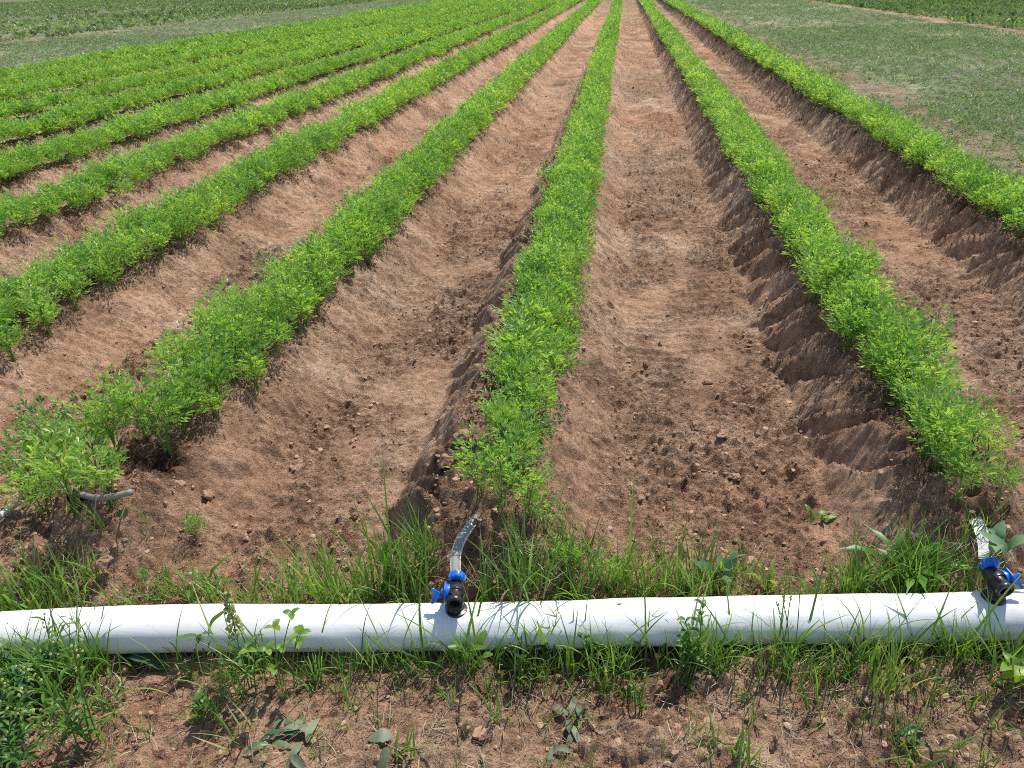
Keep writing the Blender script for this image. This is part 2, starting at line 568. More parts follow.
def hose_mat():
    m, t, b, out = nmat("white_layflat_fabric")
    uv = N(t, "ShaderNodeUVMap", uv_map="UVMap")
    mp = N(t, "ShaderNodeMapping")
    t.links.new(uv.outputs[0], mp.inputs[0])
    w = []
    for ang in (R(38), R(-38)):
        mm = N(t, "ShaderNodeMapping")
        mm.inputs["Rotation"].default_value = (0, 0, ang)
        t.links.new(uv.outputs[0], mm.inputs[0])
        wv = N(t, "ShaderNodeTexWave", wave_type='BANDS', bands_direction='X')
        wv.inputs["Scale"].default_value = 92
        wv.inputs["Distortion"].default_value = 0.35
        wv.inputs["Detail"].default_value = 1
        t.links.new(mm.outputs[0], wv.inputs["Vector"])
        w.append(wv)
    mi = N(t, "ShaderNodeMath", operation='MULTIPLY')
    t.links.new(w[0].outputs["Fac"], mi.inputs[0])
    t.links.new(w[1].outputs["Fac"], mi.inputs[1])
    no = N(t, "ShaderNodeTexNoise")
    no.inputs["Scale"].default_value = 9
    no.inputs["Detail"].default_value = 8
    no.inputs["Roughness"].default_value = 0.7
    t.links.new(uv.outputs[0], no.inputs["Vector"])
    rp = ramp(t, [(0.30, (0.76, 0.745, 0.72)), (0.45, (0.85, 0.85, 0.845)), (0.7, (0.88, 0.88, 0.875))])
    t.links.new(no.outputs[0], rp.inputs[0])
    # soil splashed on the underside and thin scratches of dirt
    no2 = N(t, "ShaderNodeTexNoise")
    no2.inputs["Scale"].default_value = 60
    no2.inputs["Detail"].default_value = 6
    t.links.new(uv.outputs[0], no2.inputs["Vector"])
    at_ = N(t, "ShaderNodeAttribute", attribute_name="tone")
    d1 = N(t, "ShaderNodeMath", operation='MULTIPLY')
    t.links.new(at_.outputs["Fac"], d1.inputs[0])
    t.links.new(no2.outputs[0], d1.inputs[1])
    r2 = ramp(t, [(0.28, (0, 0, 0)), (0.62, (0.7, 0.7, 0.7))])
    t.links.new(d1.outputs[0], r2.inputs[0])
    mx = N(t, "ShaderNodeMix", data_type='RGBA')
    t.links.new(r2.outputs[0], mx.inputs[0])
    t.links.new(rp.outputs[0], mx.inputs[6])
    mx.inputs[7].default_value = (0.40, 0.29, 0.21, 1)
    mw = N(t, "ShaderNodeMix", data_type='RGBA', blend_type='MULTIPLY')
    mw.inputs[0].default_value = 1
    rw = ramp(t, [(0.0, (0.95, 0.955, 0.97)), (0.4, (1, 1, 1))])
    t.links.new(mi.outputs[0], rw.inputs[0])
    t.links.new(mx.outputs[2], mw.inputs[6])
    t.links.new(rw.outputs[0], mw.inputs[7])
    t.links.new(mw.outputs[2], b.inputs["Base Color"])
    b.inputs["Roughness"].default_value = 0.38
    b.inputs["Specular IOR Level"].default_value = 0.45
    bp = N(t, "ShaderNodeBump")
    bp.inputs["Distance"].default_value = 0.0008
    bp.inputs["Strength"].default_value = 0.15
    t.links.new(mi.outputs[0], bp.inputs["Height"])
    t.links.new(bp.outputs[0], b.inputs["Normal"])
    return m


def plastic(name, col, rough=0.35, dust=0.25, spec=0.5, dustcol=(0.36, 0.26, 0.19)):
    m, t, b, out = nmat(name)
    tc = N(t, "ShaderNodeTexCoord")
    no = N(t, "ShaderNodeTexNoise")
    no.inputs["Scale"].default_value = 120
    no.inputs["Detail"].default_value = 6
    no.inputs["Roughness"].default_value = 0.7
    t.links.new(tc.outputs["Object"], no.inputs["Vector"])
    rp = ramp(t, [(0.45, (0, 0, 0)), (0.8, (dust * 2, dust * 2, dust * 2))])
    t.links.new(no.outputs[0], rp.inputs[0])
    mx = N(t, "ShaderNodeMix", data_type='RGBA')
    t.links.new(rp.outputs[0], mx.inputs[0])
    mx.inputs[6].default_value = (*col, 1)
    mx.inputs[7].default_value = (*dustcol, 1)
    t.links.new(mx.outputs[2], b.inputs["Base Color"])
    b.inputs["Roughness"].default_value = rough
    b.inputs["Specular IOR Level"].default_value = spec
    return m


M_SOIL = soil_mat()
M_CLOD = clod_mat()
M_HOSE = hose_mat()
M_BLACK = plastic("black_plastic", (0.016, 0.017, 0.020), 0.30, 0.10)
M_BORE = plastic("bore_black", (0.004, 0.004, 0.005), 0.6, 0.0)
M_BLUE = plastic("blue_plastic", (0.012, 0.165, 0.62), 0.33, 0.07)
M_TUBE = plastic("clear_grey_tube", (0.26, 0.27, 0.275), 0.38, 0.0, 0.5)
M_TAPE = plastic("grey_drip_tape", (0.25, 0.23, 0.22), 0.5, 0.35)
M_PALETAPE = plastic("pale_drip_tape", (0.62, 0.62, 0.63), 0.3, 0.25)
M_SEAM = plastic("tube_pale_seam", (0.62, 0.60, 0.56), 0.3, 0.2)

# ------------------------------------------------------------------ ground sheet
def steps(a, b, s0, s1, n_max=100000):
    out = [a]
    while out[-1] < b:
        f = (out[-1] - a) / (b - a)
        out.append(out[-1] + s0 + (s1 - s0) * f)
    out[-1] = b
    return out


xs = [-700, -420, -250, -150, -90, -60, -42, -30] + steps(-22, -10, 0.6, 0.12) + steps(-9.9, -4.0, 0.07, 0.026)[0:] + steps(-3.98, -1.7, 0.017, 0.008)[0:] + steps(-1.69, 1.5, 0.0068, 0.0068) + steps(1.51, 2.7, 0.010, 0.016) + steps(2.75, 9, 0.05, 0.25) + [10, 12, 15, 20, 30, 45, 70, 110, 180, 300, 500]
xs = np.array(xs)
ys = [-6, -3, -1.5, -0.6, 0.0]
ys += steps(0.2, 0.66, 0.05, 0.012)
y = 0.67
while y < 1100:
    ys.append(y)
    y += max(0.0066, (y * y) / 1130 * 0.8) if y < 45 else y * 0.12
ys = np.array(ys)
GX, GY = np.meshgrid(xs, ys)
gx, gy = GX.ravel(), GY.ravel()
ghh, gi = ground_h(gx, gy, True)
far = sstep(20, 60, np.hypot(gx, gy))
ghh = ghh * (1 - far) + 0.05 * far
base = np.array([0.520, 0.328, 0.214])
dark = np.array([0.350, 0.210, 0.136])
lite = np.array([0.630, 0.434, 0.304])
mix = np.clip(0.52 + 0.55 * gi['w1'] + 0.35 * gi['w2'] - 0.02 * (gi['rough'] - 0.5) + 0.10 * gi['bankR'] + 0.22 * gi['bankL'] - 0.20 * gi['top'] + 0.35 * gi['fine'] * gi['rough'] - 0.15 * gi['c1'], 0, 1)[:, None]  # steep bank coloured lighter to lift the shade that falls on it
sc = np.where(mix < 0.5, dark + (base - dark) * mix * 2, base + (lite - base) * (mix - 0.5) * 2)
# redder where patches dried, browner elsewhere
pk = fbm(gx * 0.9, gy * 0.6, 301, 3)[:, None]
sc = sc * (1 + pk * np.array([[0.10, -0.02, -0.06]]))
# near-black colour blended into the soil in soft patches at the row ends
black_patch = np.zeros(len(gx))
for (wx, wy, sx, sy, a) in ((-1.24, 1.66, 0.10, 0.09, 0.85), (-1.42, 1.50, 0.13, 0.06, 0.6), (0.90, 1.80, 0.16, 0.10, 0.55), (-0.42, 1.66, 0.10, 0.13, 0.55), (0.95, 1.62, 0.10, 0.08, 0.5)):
    black_patch = np.maximum(black_patch, a * np.exp(-((gx - wx) / sx) ** 2 - ((gy - wy) / sy) ** 2))
black_patch = np.clip(black_patch * (1 + 0.8 * gi['w2']), 0, 0.9)
sc = sc * (1 - black_patch[:, None]) + np.array([[0.030, 0.020, 0.016]]) * black_patch[:, None]
# beyond the carrots: grey green leaf mould between the low weeds
cov = 1 - gi['inside']
cn = fbm(gx * 0.8, gy * 0.5, 401, 4)
right_bare = np.exp(-((gx - 2.75 - 0.25 * cn) / 0.27) ** 2)
farsoil = np.array([0.25, 0.30, 0.185]) * (1 + 0.5 * cn[:, None]) + np.array([0.06, 0.03, 0.015]) * np.clip(cn[:, None] * 2, 0, 1)
cm = (cov * (1 - 0.5 * right_bare) * np.where(gx > 0, 0.85, 0.8) * sstep(1.5, 4, gy))[:, None]
line = np.exp(-((gx - 7.55) / 0.30) ** 2) + np.exp(-((gx + 17.5) / 0.35) ** 2)
cm = cm * (1 - np.clip(line, 0, 1)[:, None])
sc = sc * (1 - cm) + farsoil * cm
deep = (sstep(-18.5, -26, gx) if False else np.clip((-gx - 24) / 14, 0, 1))[:, None] * 0.8
deep = np.maximum(deep, np.clip((gx - 7.8) / 0.6, 0, 1)[:, None] * 0.85)
deep = np.maximum(deep, far[:, None] * 0.8)
sc = sc * (1 - deep) + np.array([[0.13, 0.145, 0.075]]) * deep
nx, ny = len(xs), len(ys)
ii = (np.arange(ny - 1)[:, None] * nx + np.arange(nx - 1)[None, :]).ravel()
gq = np.stack([ii, ii + 1, ii + nx + 1, ii + nx], 1)
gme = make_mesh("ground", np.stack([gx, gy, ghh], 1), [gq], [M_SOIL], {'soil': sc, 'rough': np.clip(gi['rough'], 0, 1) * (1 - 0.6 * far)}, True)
tag(link("ground", gme), "bare reddish brown field soil ploughed into ridges and furrows", None, None, 'structure')

# ------------------------------------------------------------------ plants: carrots
def carrot_leaf(gs, gf, r, base, az, L, lean, pairs, lobes, ls, stems=True, tone0=0.5):
    n = 9
    P = bend(base, az, L, lean * 0.35, lean * 1.25 + r.uniform(0.0, 0.35), n, r.normal(0, 0.25))
    if stems:
        tube(gs, P[:7], np.linspace(0.0017, 0.0008, 7), 3, tone=np.concatenate([np.linspace(0.9, 0.45, 7).repeat(3)]) if False else 0.6 + r.uniform(-0.2, 0.2), cap=False)
    T = np.gradient(P, axis=0)
    tt = np.linspace(0, 1, n)
    up = np.array([0, 0, 1.0])
    tone0 = tone0 + r.normal(0, 0.14)
    for j in range(pairs + 1):
        t = 0.40 + 0.56 * j / pairs
        p = np.array([np.interp(t, tt, P[:, k]) for k in range(3)])
        tg = nrm([np.interp(t, tt, T[:, k]) for k in range(3)])
        sd = nrm(np.cross(tg, up) + r.normal(0, 0.08, 3))
        nr = nrm(np.cross(sd, tg))
        pl = L * (0.30 * (1 - (t - 0.40) / 0.60) ** 0.8 + 0.05) * r.uniform(0.8, 1.15)
        sides = (1, -1) if j < pairs else (0,)
        for s in sides:
            d = nrm(tg * (0.62 if s else 1.0) + sd * s * 0.85 + nr * r.normal(0.05, 0.22))
            if s == 0:
                pl = L * 0.10
            e = nrm(np.cross(nr, d) + r.normal(0, 0.15, 3))
            nl = max(1, int(round(lobes * (0.5 + 0.5 * pl / (0.33 * L)))))
            for q in range(nl):
                f = (q + 0.6) / nl
                b = p + d * pl * f + nr * r.normal(0, 0.002)
                tn = np.clip(tone0 + r.normal(0, 0.13) + 0.14 * f, 0.02, 1)
                l_ = ls * r.uniform(0.75, 1.25) * (1.1 - 0.35 * f)
                for ss in (1, -1):
                    dd = nrm(d * 0.95 + e * ss * r.uniform(0.35, 0.8) + nr * r.normal(0.05, 0.25))
                    diamond(gf, b, dd, np.cross(dd, nr) + r.normal(0, 0.25, 3), l_, l_ * 0.29, tn, 0.10)
            diamond(gf, p + d * pl * 0.9, d, e, ls * 1.15, ls * 0.40, np.clip(tone0 + 0.12, 0, 1), 0.15)


def carrot(seed, leaves=11, pairs=5, lobes=3, ls=0.012, L=(0.12, 0.20), stems=True, spread=1.0):
    r = np.random.default_rng(seed)
    gs, gf = Geo(), Geo()
    for i in range(leaves):
        az = i * 2.4 + r.normal(0, 0.4)
        f = i / leaves
        lean = (0.12 + 0.72 * f) * r.uniform(0.75, 1.25) * spread
        ln = r.uniform(*L) * (1.0 - 0.18 * abs(f - 0.4))
        carrot_leaf(gs, gf, r, (r.normal(0, 0.006), r.normal(0, 0.006), -0.004), az, ln, lean, pairs, lobes, ls, stems, 0.56 - 0.16 * f)
    return gs, gf


NVAR = 12
HI = [carrot(100 + i, leaves=9 + i % 3, pairs=5, lobes=2, ls=0.0225, L=(0.15, 0.215), spread=0.95) for i in range(NVAR)]
MID = [carrot(200 + i, leaves=9, pairs=4, lobes=2, ls=0.029, L=(0.15, 0.215), spread=1.0, stems=False)[1] for i in range(8)]
LOW = [carrot(300 + i, leaves=8, pairs=3, lobes=1, ls=0.050, L=(0.15, 0.215), spread=1.05, stems=False)[1] for i in range(8)]
TINY = [carrot(400 + i, leaves=6, pairs=2, lobes=1, ls=0.075, L=(0.15, 0.215), spread=1.05, stems=False)[1] for i in range(6)]
UPR = [carrot(150 + i, leaves=9, pairs=5, lobes=2, ls=0.0210, L=(0.15, 0.25), spread=0.62) for i in range(6)]
UPR_MESH = [(s.mesh("carrot_stems", M_PETIOLE), f.mesh("carrot_foliage", M_CARROT)) for s, f in UPR]
HI_MESH = [(s.mesh("carrot_stems", M_PETIOLE), f.mesh("carrot_foliage", M_CARROT)) for s, f in HI]


class Mass:
    """many plants in one mesh: plants nobody could count"""

    def __init__(self):
        self.v, self.q, self.t, self.tone, self.n = [], [], [], [], 0

    def put(self, arr, pos, yaw, s, dtone=0.0, sz=None):
        V, Q, T, tone = arr
        c, sn = math.cos(yaw) * s, math.sin(yaw) * s
        W = np.empty_like(V)
        W[:, 0] = V[:, 0] * c - V[:, 1] * sn + pos[0]
        W[:, 1] = V[:, 0] * sn + V[:, 1] * c + pos[1]
        W[:, 2] = V[:, 2] * (s if sz is None else sz) + pos[2]
        self.v.append(W.astype(np.float32))
        self.tone.append(np.clip(tone + dtone, 0, 1).astype(np.float32))
        if len(Q):
            self.q.append((Q + self.n).astype(np.int32))
        if len(T):
            self.t.append((T + self.n).astype(np.int32))
        self.n += len(V)

    def mesh(self, name, mat):
        return make_mesh(name, np.concatenate(self.v), [np.concatenate(x) for x in (self.q, self.t) if x], [mat], {'tone': np.concatenate(self.tone)})


ROW_LABEL = {
    'outer': 'feathery green carrot plant in the outermost row beside the weedy strip',
    'right': 'feathery green carrot plant in the row right of the centre row',
    'centre': 'feathery green carrot plant in the row straight up from the middle valve',
    'left': 'feathery green carrot plant in the row that starts at the grey drip tape',
    'second': 'feathery green carrot plant in the row next beyond the drip tape row',
    'third': 'feathery green carrot plant in the third row left of the centre row',
    'far': 'feathery green carrot plant in the closed rows before the grey green strip',
}
ROW_GROUP = {
    'outer': 'carrot plants of the outer right row', 'right': 'carrot plants of the right row', 'centre': 'carrot plants of the centre row',
    'left': 'carrot plants of the drip tape row', 'second': 'carrot plants of the second row leftwards', 'third': 'carrot plants of the third row leftwards', 'far': 'carrot plants of the far rows',
}
plants = []
for k, r in enumerate(ROWS):
    yy = r['y0'] + 0.06
    slot = 0
    if r['n'] == 'left':
        yy = 1.80
    while yy < 85:
        step = (0.031 if yy < 20 else 0.052) * (0.85 if r['n'] == 'far' else 1.0)
        yy += step * rng.uniform(0.85, 1.15)
        near_end = yy < r['y0'] + 0.5
        slot = (slot + 3) % 7
        off = (slot - 3) * (0.0265 if r['n'] in ('centre', 'right') else 0.030) + rng.normal(0, 0.014)
        if near_end:
            off *= 0.7
        vig = 0.88 + 0.06 * float(noise(np.array(yy * 1.7 + k * 31.0), np.array(k * 3.3), 15)) + rng.normal(0, 0.09)
        wide = {'far': 1.12, 'third': 1.2, 'second': 1.15, 'left': 1.1}.get(r['n'], 1.0)
        vig *= {'far': 1.0, 'third': 1.0, 'outer': 1.05}.get(r['n'], 1.0)
        if near_end and rng.random() < 0.15:
            continue
        plants.append([k, float(row_x(k, np.array(yy))) + off * wide, yy, vig * (0.86 if near_end else 1.0)])
PA = np.array(plants)
PZ = ground_h(PA[:, 1], PA[:, 2])
sx_, sy_, sd_ = proj(np.stack([PA[:, 1], PA[:, 2], PZ + 0.1], 1))
inframe = (sx_ > -5) & (sx_ < 1029) & (sy_ > -5) & (sd_ > 0)
order = np.argsort(np.where(inframe, sd_, 1e9))
single = set(order[:268].tolist())


def carrot_thing(var, x, y, z, s, yaw, label, group, meshes=None):
    o = empty("carrot_plant", (x, y, z), yaw)
    o.scale = (s, s, s)
    tag(o, label, 'carrot plant', group)
    meshes = meshes or HI_MESH
    link("stems", meshes[var][0], o)
    link("foliage", meshes[var][1], o)
    return o


mass = Mass()
MIDA, LOWA, TINYA = [g.arrays() for g in MID], [g.arrays() for g in LOW], [g.arrays() for g in TINY]
HIA = []
for s_, f_ in HI:
    HIA.append(f_.arrays())
for i in range(len(PA)):
    k, x, yy, s = int(PA[i, 0]), PA[i, 1], PA[i, 2], PA[i, 3]
    z = PZ[i]
    d = sd_[i]
    if i in single:
        n = ROWS[k]['n']
        carrot_thing(int(rng.integers(NVAR)), x, yy, z, s * 0.98, rng.uniform(0, 6.28), ROW_LABEL[n], ROW_GROUP[n])
        continue
    if d < 0.2 or (sx_[i] < -260 or sx_[i] > 1290) and d < 30:
        continue
    dt = rng.normal(0, 0.07)
    # colour drifts a little along the rows
    dt += 0.14 * float(noise(np.array(x * 0.5), np.array(yy * 0.35), 19))
    if d < 6.5:
        A = HIA[rng.integers(NVAR)]
    elif d < 13:
        A = MIDA[rng.integers(8)]
    elif d < 26:
        A = LOWA[rng.integers(8)]
    else:
        A = TINYA[rng.integers(6)]
        s *= 1.1
    mass.put(A, (x, yy, z), rng.uniform(0, 6.28), s, dt)
tag(link("carrot_plants", mass.mesh("carrot_plants", M_CARROT)), "long bright green rows of carrot foliage running to the far end of the field", 'carrot rows', None, 'stuff')

# loose carrots at the ends of the rows, each one told apart
ends = [
    ((30, 500), 1.05, 'carrot plant at the outer left of the clump by the drip tape'),
    ((62, 470), 1.05, 'carrot plant at the back left of the clump by the drip tape'),
    ((100, 472), 1.05, 'carrot plant bridging the drip tape clump and the row behind it'),
    ((120, 455), 1.0, 'carrot plant close left of the black hollow'),
    ((128, 425), 1.0, 'carrot plant at the left flank of the row above the black hollow'),
    ((925, 452), 0.95, 'carrot plant on the left flank of the row nearest the second valve'),
    ((958, 498), 0.75, 'low carrot plant furthest forward in the row nearest the second valve'),
    ((935, 470), 0.85, 'carrot plant with spreading fronds near the front of the second valve row'),
    ((985, 470), 0.75, 'carrot plant on the right flank near the front of the second valve row'),
    ((48, 515), 1.05, 'bushy carrot plant standing over the grey drip tape, apart from its row'),
    ((78, 512), 1.15, 'tallest carrot plant of the clump at the drip tape, leaning over its joint'),
    ((110, 500), 1.0, 'carrot plant behind the drip tape, beside the black hollow in the soil'),
    ((70, 488), 1.1, 'carrot plant at the back of the small clump by the drip tape'),
    ((168, 448), 1.02, 'big carrot plant with pale bare stems at the edge of the black hollow'),
    ((148, 440), 0.95, 'carrot plant rising just behind the black hollow in the soil'),
    ((182, 425), 1.0, 'carrot plant with long pale stems behind the black hollow'),
    ((195, 533), 0.42, 'small carrot seedling with upright leaf before the drip tape clump'),
    ((128, 528), 0.22, 'tiny flat carrot seedling on bare soil right of the drip tape'),
    ((480, 492), 0.82, 'bright carrot plant leaning off the left end of the centre row'),
    ((502, 512), 0.78, 'carrot plant with pale stems at the very front of the centre row'),
    ((528, 515), 0.80, 'short carrot plant at the front of the centre row above the grass'),
    ((545, 532), 0.62, 'light green carrot plant among the grass before the centre row'),
    ((945, 482), 0.70, 'yellow green carrot plant at the foot of the row nearest the second valve'),
    ((970, 455), 0.72, 'carrot plant at the front of the row nearest the second valve'),
    ((998, 497), 0.50, 'lone small carrot plant standing right of its row on dark soil'),
    ((608, 590), 0.5, 'feathery pale green wild carrot leaning on top of the white hose'),
    ((568, 578), 0.50, 'feathery weed behind the white hose between the grass clumps'),
]
for i, ((px, py), s, lab) in enumerate(ends):
    p = at(px, py, 0.05)
    for _ in range(3):
        p = at(px, py, gz(p[0], p[1]))
    carrot_thing(i % 6, p[0], p[1], gz(p[0], p[1]) - 0.003, s, i * 1.3, lab, None, UPR_MESH)

# ------------------------------------------------------------------ the white hose
HZ = 0.050
A_, B_ = at(0, 637, HZ), at(1024, 611, HZ)
HD = nrm(B_ - A_)
HN = np.array([-HD[1], HD[0], 0.0])


def hose_c(s):
    """centre of the hose, s metres from its left edge in the photo"""
    s = np.asarray(s, float)
    wob = 0.009 * np.sin(s * 2.1 + 0.6) + 0.004 * np.sin(s * 5.3)
    zz = HZ + 0.004 * np.sin(s * 3.3 + 1) - 0.002
    P = A_[None, :] + HD[None, :] * s[:, None] + HN[None, :] * wob[:, None]
    P[:, 2] = zz
    return P


HL = float(np.linalg.norm(B_ - A_))
ss = np.arange(-1.6, HL + 1.6, 0.012)
HC = hose_c(ss)
na = 48
an = np.arange(na) / na * 2 * PI
ra, rb_ = 0.0535, 0.0470
hv, huv, htone = [], [], []
for i, s in enumerate(ss):
    fl = 1 + 0.02 * math.sin(s * 4.7)
    # slightly flattened, with the two soft creases a rolled hose keeps
    cx, cz = np.cos(an), np.sin(an)
    rr = 1 + 0.028 * np.exp(-((np.abs(np.mod(an - R(-28) + PI, 2 * PI) - PI)) / 0.13) ** 2) + 0.028 * np.exp(-((np.abs(np.mod(an - R(152) + PI, 2 * PI) - PI)) / 0.13) ** 2)
    off = -HN[None, :] * (cx * ra * fl * rr)[:, None] + np.array([[0, 0, 1]]) * (cz * rb_ / fl * rr)[:, None]
    # soft dents and slack in the cloth
    wr = 0.0022 * fbm(np.full(na, s * 5.0), an * 1.3, 71, 3) + 0.0030 * fbm(np.full(na, s * 1.7), an * 0.9, 73, 2)
    wr = wr + 0.0016 * noise(s * 14 + 2.0 * np.sin(an), an * 0.8, 79) * sstep(-0.1, 0.3, noise(np.full(na, s * 1.1), an * 0, 80))
    off = off * (1 + (wr / 0.05))[:, None]
    hv.append(HC[i][None, :] + off)
    huv.append(np.stack([np.full(na, s), an / (2 * PI) * 0.32], 1))
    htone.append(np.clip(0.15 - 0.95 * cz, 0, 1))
hv, huv, htone = np.concatenate(hv), np.concatenate(huv), np.concatenate(htone)
q = []
ni = len(ss)
ia = np.arange(ni - 1)[:, None] * na + np.arange(na)[None, :]
ib = np.arange(ni - 1)[:, None] * na + (np.arange(na)[None, :] + 1) % na
hq = np.stack([ia.ravel(), ib.ravel(), (ib + na).ravel(), (ia + na).ravel()], 1)
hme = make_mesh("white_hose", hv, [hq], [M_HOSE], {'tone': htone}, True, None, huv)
tag(link("irrigation_hose", hme), "thick white woven irrigation hose lying across the ends of the carrot rows", 'hose')


def hose_at_px(px):
    """centre point of the hose below a picture column"""
    best = min(np.arange(-0.3, HL + 0.3, 0.005), key=lambda s: abs(proj(hose_c([s])[0])[0] - px))
    return hose_c([best])[0]


# ------------------------------------------------------------------ valves
class Solid(Geo):
    def lathe(self, prof, o, axis, n=20, tone=0.5, close=True):
        """prof: (distance along axis, radius)"""
        axis = nrm(axis)
        a = nrm(np.cross(axis, [0.31, 0.2, 0.93]) if abs(axis[2]) < 0.9 else np.cross(axis, [1, 0, 0]))
        b = np.cross(axis, a)
        t = np.arange(n) / n * 2 * PI
        ring = a[None] * np.cos(t)[:, None] + b[None] * np.sin(t)[:, None]
        V = np.concatenate([np.asarray(o)[None] + axis[None] * d + ring * r_ for d, r_ in prof])
        m = len(prof)
        Q = [(i * n + j, i * n + (j + 1) % n, (i + 1) * n + (j + 1) % n, (i + 1) * n + j) for i in range(m - 1) for j in range(n)]
        T = []
        if close:
            V = np.concatenate([V, [np.asarray(o) + axis * prof[0][0], np.asarray(o) + axis * prof[-1][0]]])
            for j in range(n):
                T.append((m * n, (j + 1) % n, j))
                T.append((m * n + 1, (m - 1) * n + j, (m - 1) * n + (j + 1) % n))
        self.add(V, Q, T, tone)

    def prism(self, pts, o, ex, ey, th):
        """flat outline pts in the plane (ex, ey), th thick, edges eased"""
        ex, ey = nrm(ex), nrm(ey)
        ez = np.cross(ex, ey)
        pts = np.asarray(pts, float)
        n = len(pts)
        c = pts.mean(0)
        lay = []
        for zz, k in ((-th / 2, 0.90), (-th * 0.3, 1.0), (th * 0.3, 1.0), (th / 2, 0.90)):
            pp = c + (pts - c) * k
            lay.append(np.asarray(o)[None] + pp[:, :1] * ex[None] + pp[:, 1:] * ey[None] + ez[None] * zz)
        V = np.concatenate(lay + [[np.asarray(o) + ex * c[0] + ey * c[1] - ez * th / 2], [np.asarray(o) + ex * c[0] + ey * c[1] + ez * th / 2]])
        Q = [(l * n + i, l * n + (i + 1) % n, (l + 1) * n + (i + 1) % n, (l + 1) * n + i) for l in range(3) for i in range(n)]
        T = [(4 * n, (i + 1) % n, i) for i in range(n)] + [(4 * n + 1, 3 * n + i, 3 * n + (i + 1) % n) for i in range(n)]
        self.add(V, Q, T)

    def done(self, name, mat, parent):
        V, Q, T, tone = self.arrays()
        me = make_mesh(name, V, [Q, T], [mat], {'tone': tone}, False)
        me.set_sharp_from_angle(angle=R(40))
        me.polygons.foreach_set("use_smooth", np.ones(len(me.polygons), bool))
        return link(name, me, parent)


def bowtie(L, w):
    up = [(0, w * 0.42), (L * 0.22, w * 0.32), (L * 0.42, w * 0.36), (L * 0.62, w * 0.62), (L * 0.80, w * 0.98), (L * 0.93, w), (L, w * 0.86)]
    mid = [(L * 0.88, w * 0.35), (L * 0.86, 0), (L * 0.90, -w * 0.35)]
    dn = [(x_, -y_) for x_, y_ in reversed(up)]
    return up + mid + dn


def make_valve(loc, rz, hand, label):
    """valve on top of the hose: x along the hose, y away from the viewer, z up. hand -1 puts the handle to the left"""
    root = empty("hose_valve", loc, rz)
    tag(root, label, 'valve', 'valves on the white hose')
    S = Solid()
    S.lathe([(-0.006, 0.024), (0.003, 0.0245), (0.006, 0.0235), (0.008, 0.017), (0.014, 0.0145), (0.018, 0.0145), (0.020, 0.017), (0.024, 0.017), (0.026, 0.0145), (0.034, 0.0145)], (0, -0.002, 0), (0, 0, 1), 24)
    S.done("base_flange", M_BLACK, root)
    S = Solid()
    ax = np.array([0, 1, 0.10])
    # barrel with its open mouth towards the viewer
    S.lathe([(-0.014, 0.0105), (-0.026, 0.0115), (-0.027, 0.0130), (-0.027, 0.0175), (-0.024, 0.0190), (-0.017, 0.0190), (-0.015, 0.0175), (0.0, 0.0175), (0.002, 0.0205), (0.010, 0.0205), (0.013, 0.0185), (0.030, 0.0165), (0.032, 0.013), (0.044, 0.013)], (0, 0, 0.044), ax, 28, close=False)
    for k in range(4):
        a0 = k * PI / 2 + 0.5
        c_ = np.array([math.cos(a0) * 0.0195, 0.0, 0.044 + math.sin(a0) * 0.0195])
        S.prism([(-0.0022, -0.014), (0.0022, -0.014), (0.0022, 0.018), (-0.0022, 0.018)], c_, (-math.sin(a0), 0, math.cos(a0)), (0, 1, 0), 0.004)
    body = S.done("valve_body", M_BLACK, root)
    S = Solid()
    S.lathe([(0, 0.0118), (0.001, 0.0118)], (0, -0.0125, 0.0425), ax, 20)
    S.done("outlet_bore", M_BORE, body)
    # blue collar gripping the side of the body, stub axle, then the butterfly
    S = Solid()
    h = hand
    S.lathe([(0.012, 0.0175), (0.019, 0.0185), (0.0235, 0.0175), (0.0245, 0.008), (0.031, 0.0075)], (0, 0.004, 0.046), (h, 0, 0.05), 22)
    S.prism([(-0.016, -0.030), (0.014, -0.030), (0.018, 0.014), (0.010, 0.026), (-0.012, 0.024), (-0.020, 0.012)], (h * 0.0205, 0.002, 0.044), (0, 1, 0), (0, 0, 1), 0.005)
    S.prism(bowtie(0.033, 0.0165), (h * 0.020, 0.002, 0.044), (h, -0.12, -0.05), (0, 0.6, 0.8), 0.007)
    S.done("handle", M_BLUE, root)
    S = Solid()
    nut = [(0.030, 0.013), (0.031, 0.0165), (0.034, 0.0175), (0.042, 0.0175), (0.046, 0.0165), (0.047, 0.0145), (0.047, 0.012)]
    S.lathe(nut, (0, 0, 0.048), (0.06, 1, 0.33), 22)
    for k in range(12):
        a0 = k * PI / 6
        axn = nrm([0.06, 1, 0.33])
        e1 = nrm(np.cross(axn, [1, 0, 0]))
        e2 = np.cross(axn, e1)
        c_ = np.array([0, 0, 0.048]) + axn * 0.038 + (e1 * math.cos(a0) + e2 * math.sin(a0)) * 0.0172
        S.prism([(-0.0018, -0.006), (0.0018, -0.006), (0.0018, 0.006), (-0.0018, 0.006)], c_, -e1 * math.sin(a0) + e2 * math.cos(a0), axn, 0.004)
    S.done("nut", M_BLUE, root)
    return root


hp = hose_at_px(458)
rzh = math.atan2(HD[1], HD[0])
V1 = hp + np.array([0, 0, rb_ - 0.004]) + HN * 0.008
make_valve(V1, rzh - 0.02, -1, "black valve with blue handle to its left, at the middle of the white hose")
hp2 = hose_at_px(989)
V2 = hp2 + np.array([0, 0, rb_ - 0.004]) + HN * 0.008
make_valve(V2, rzh + 0.10, 1, "black valve with blue handle to its right, near the right end of the white hose")


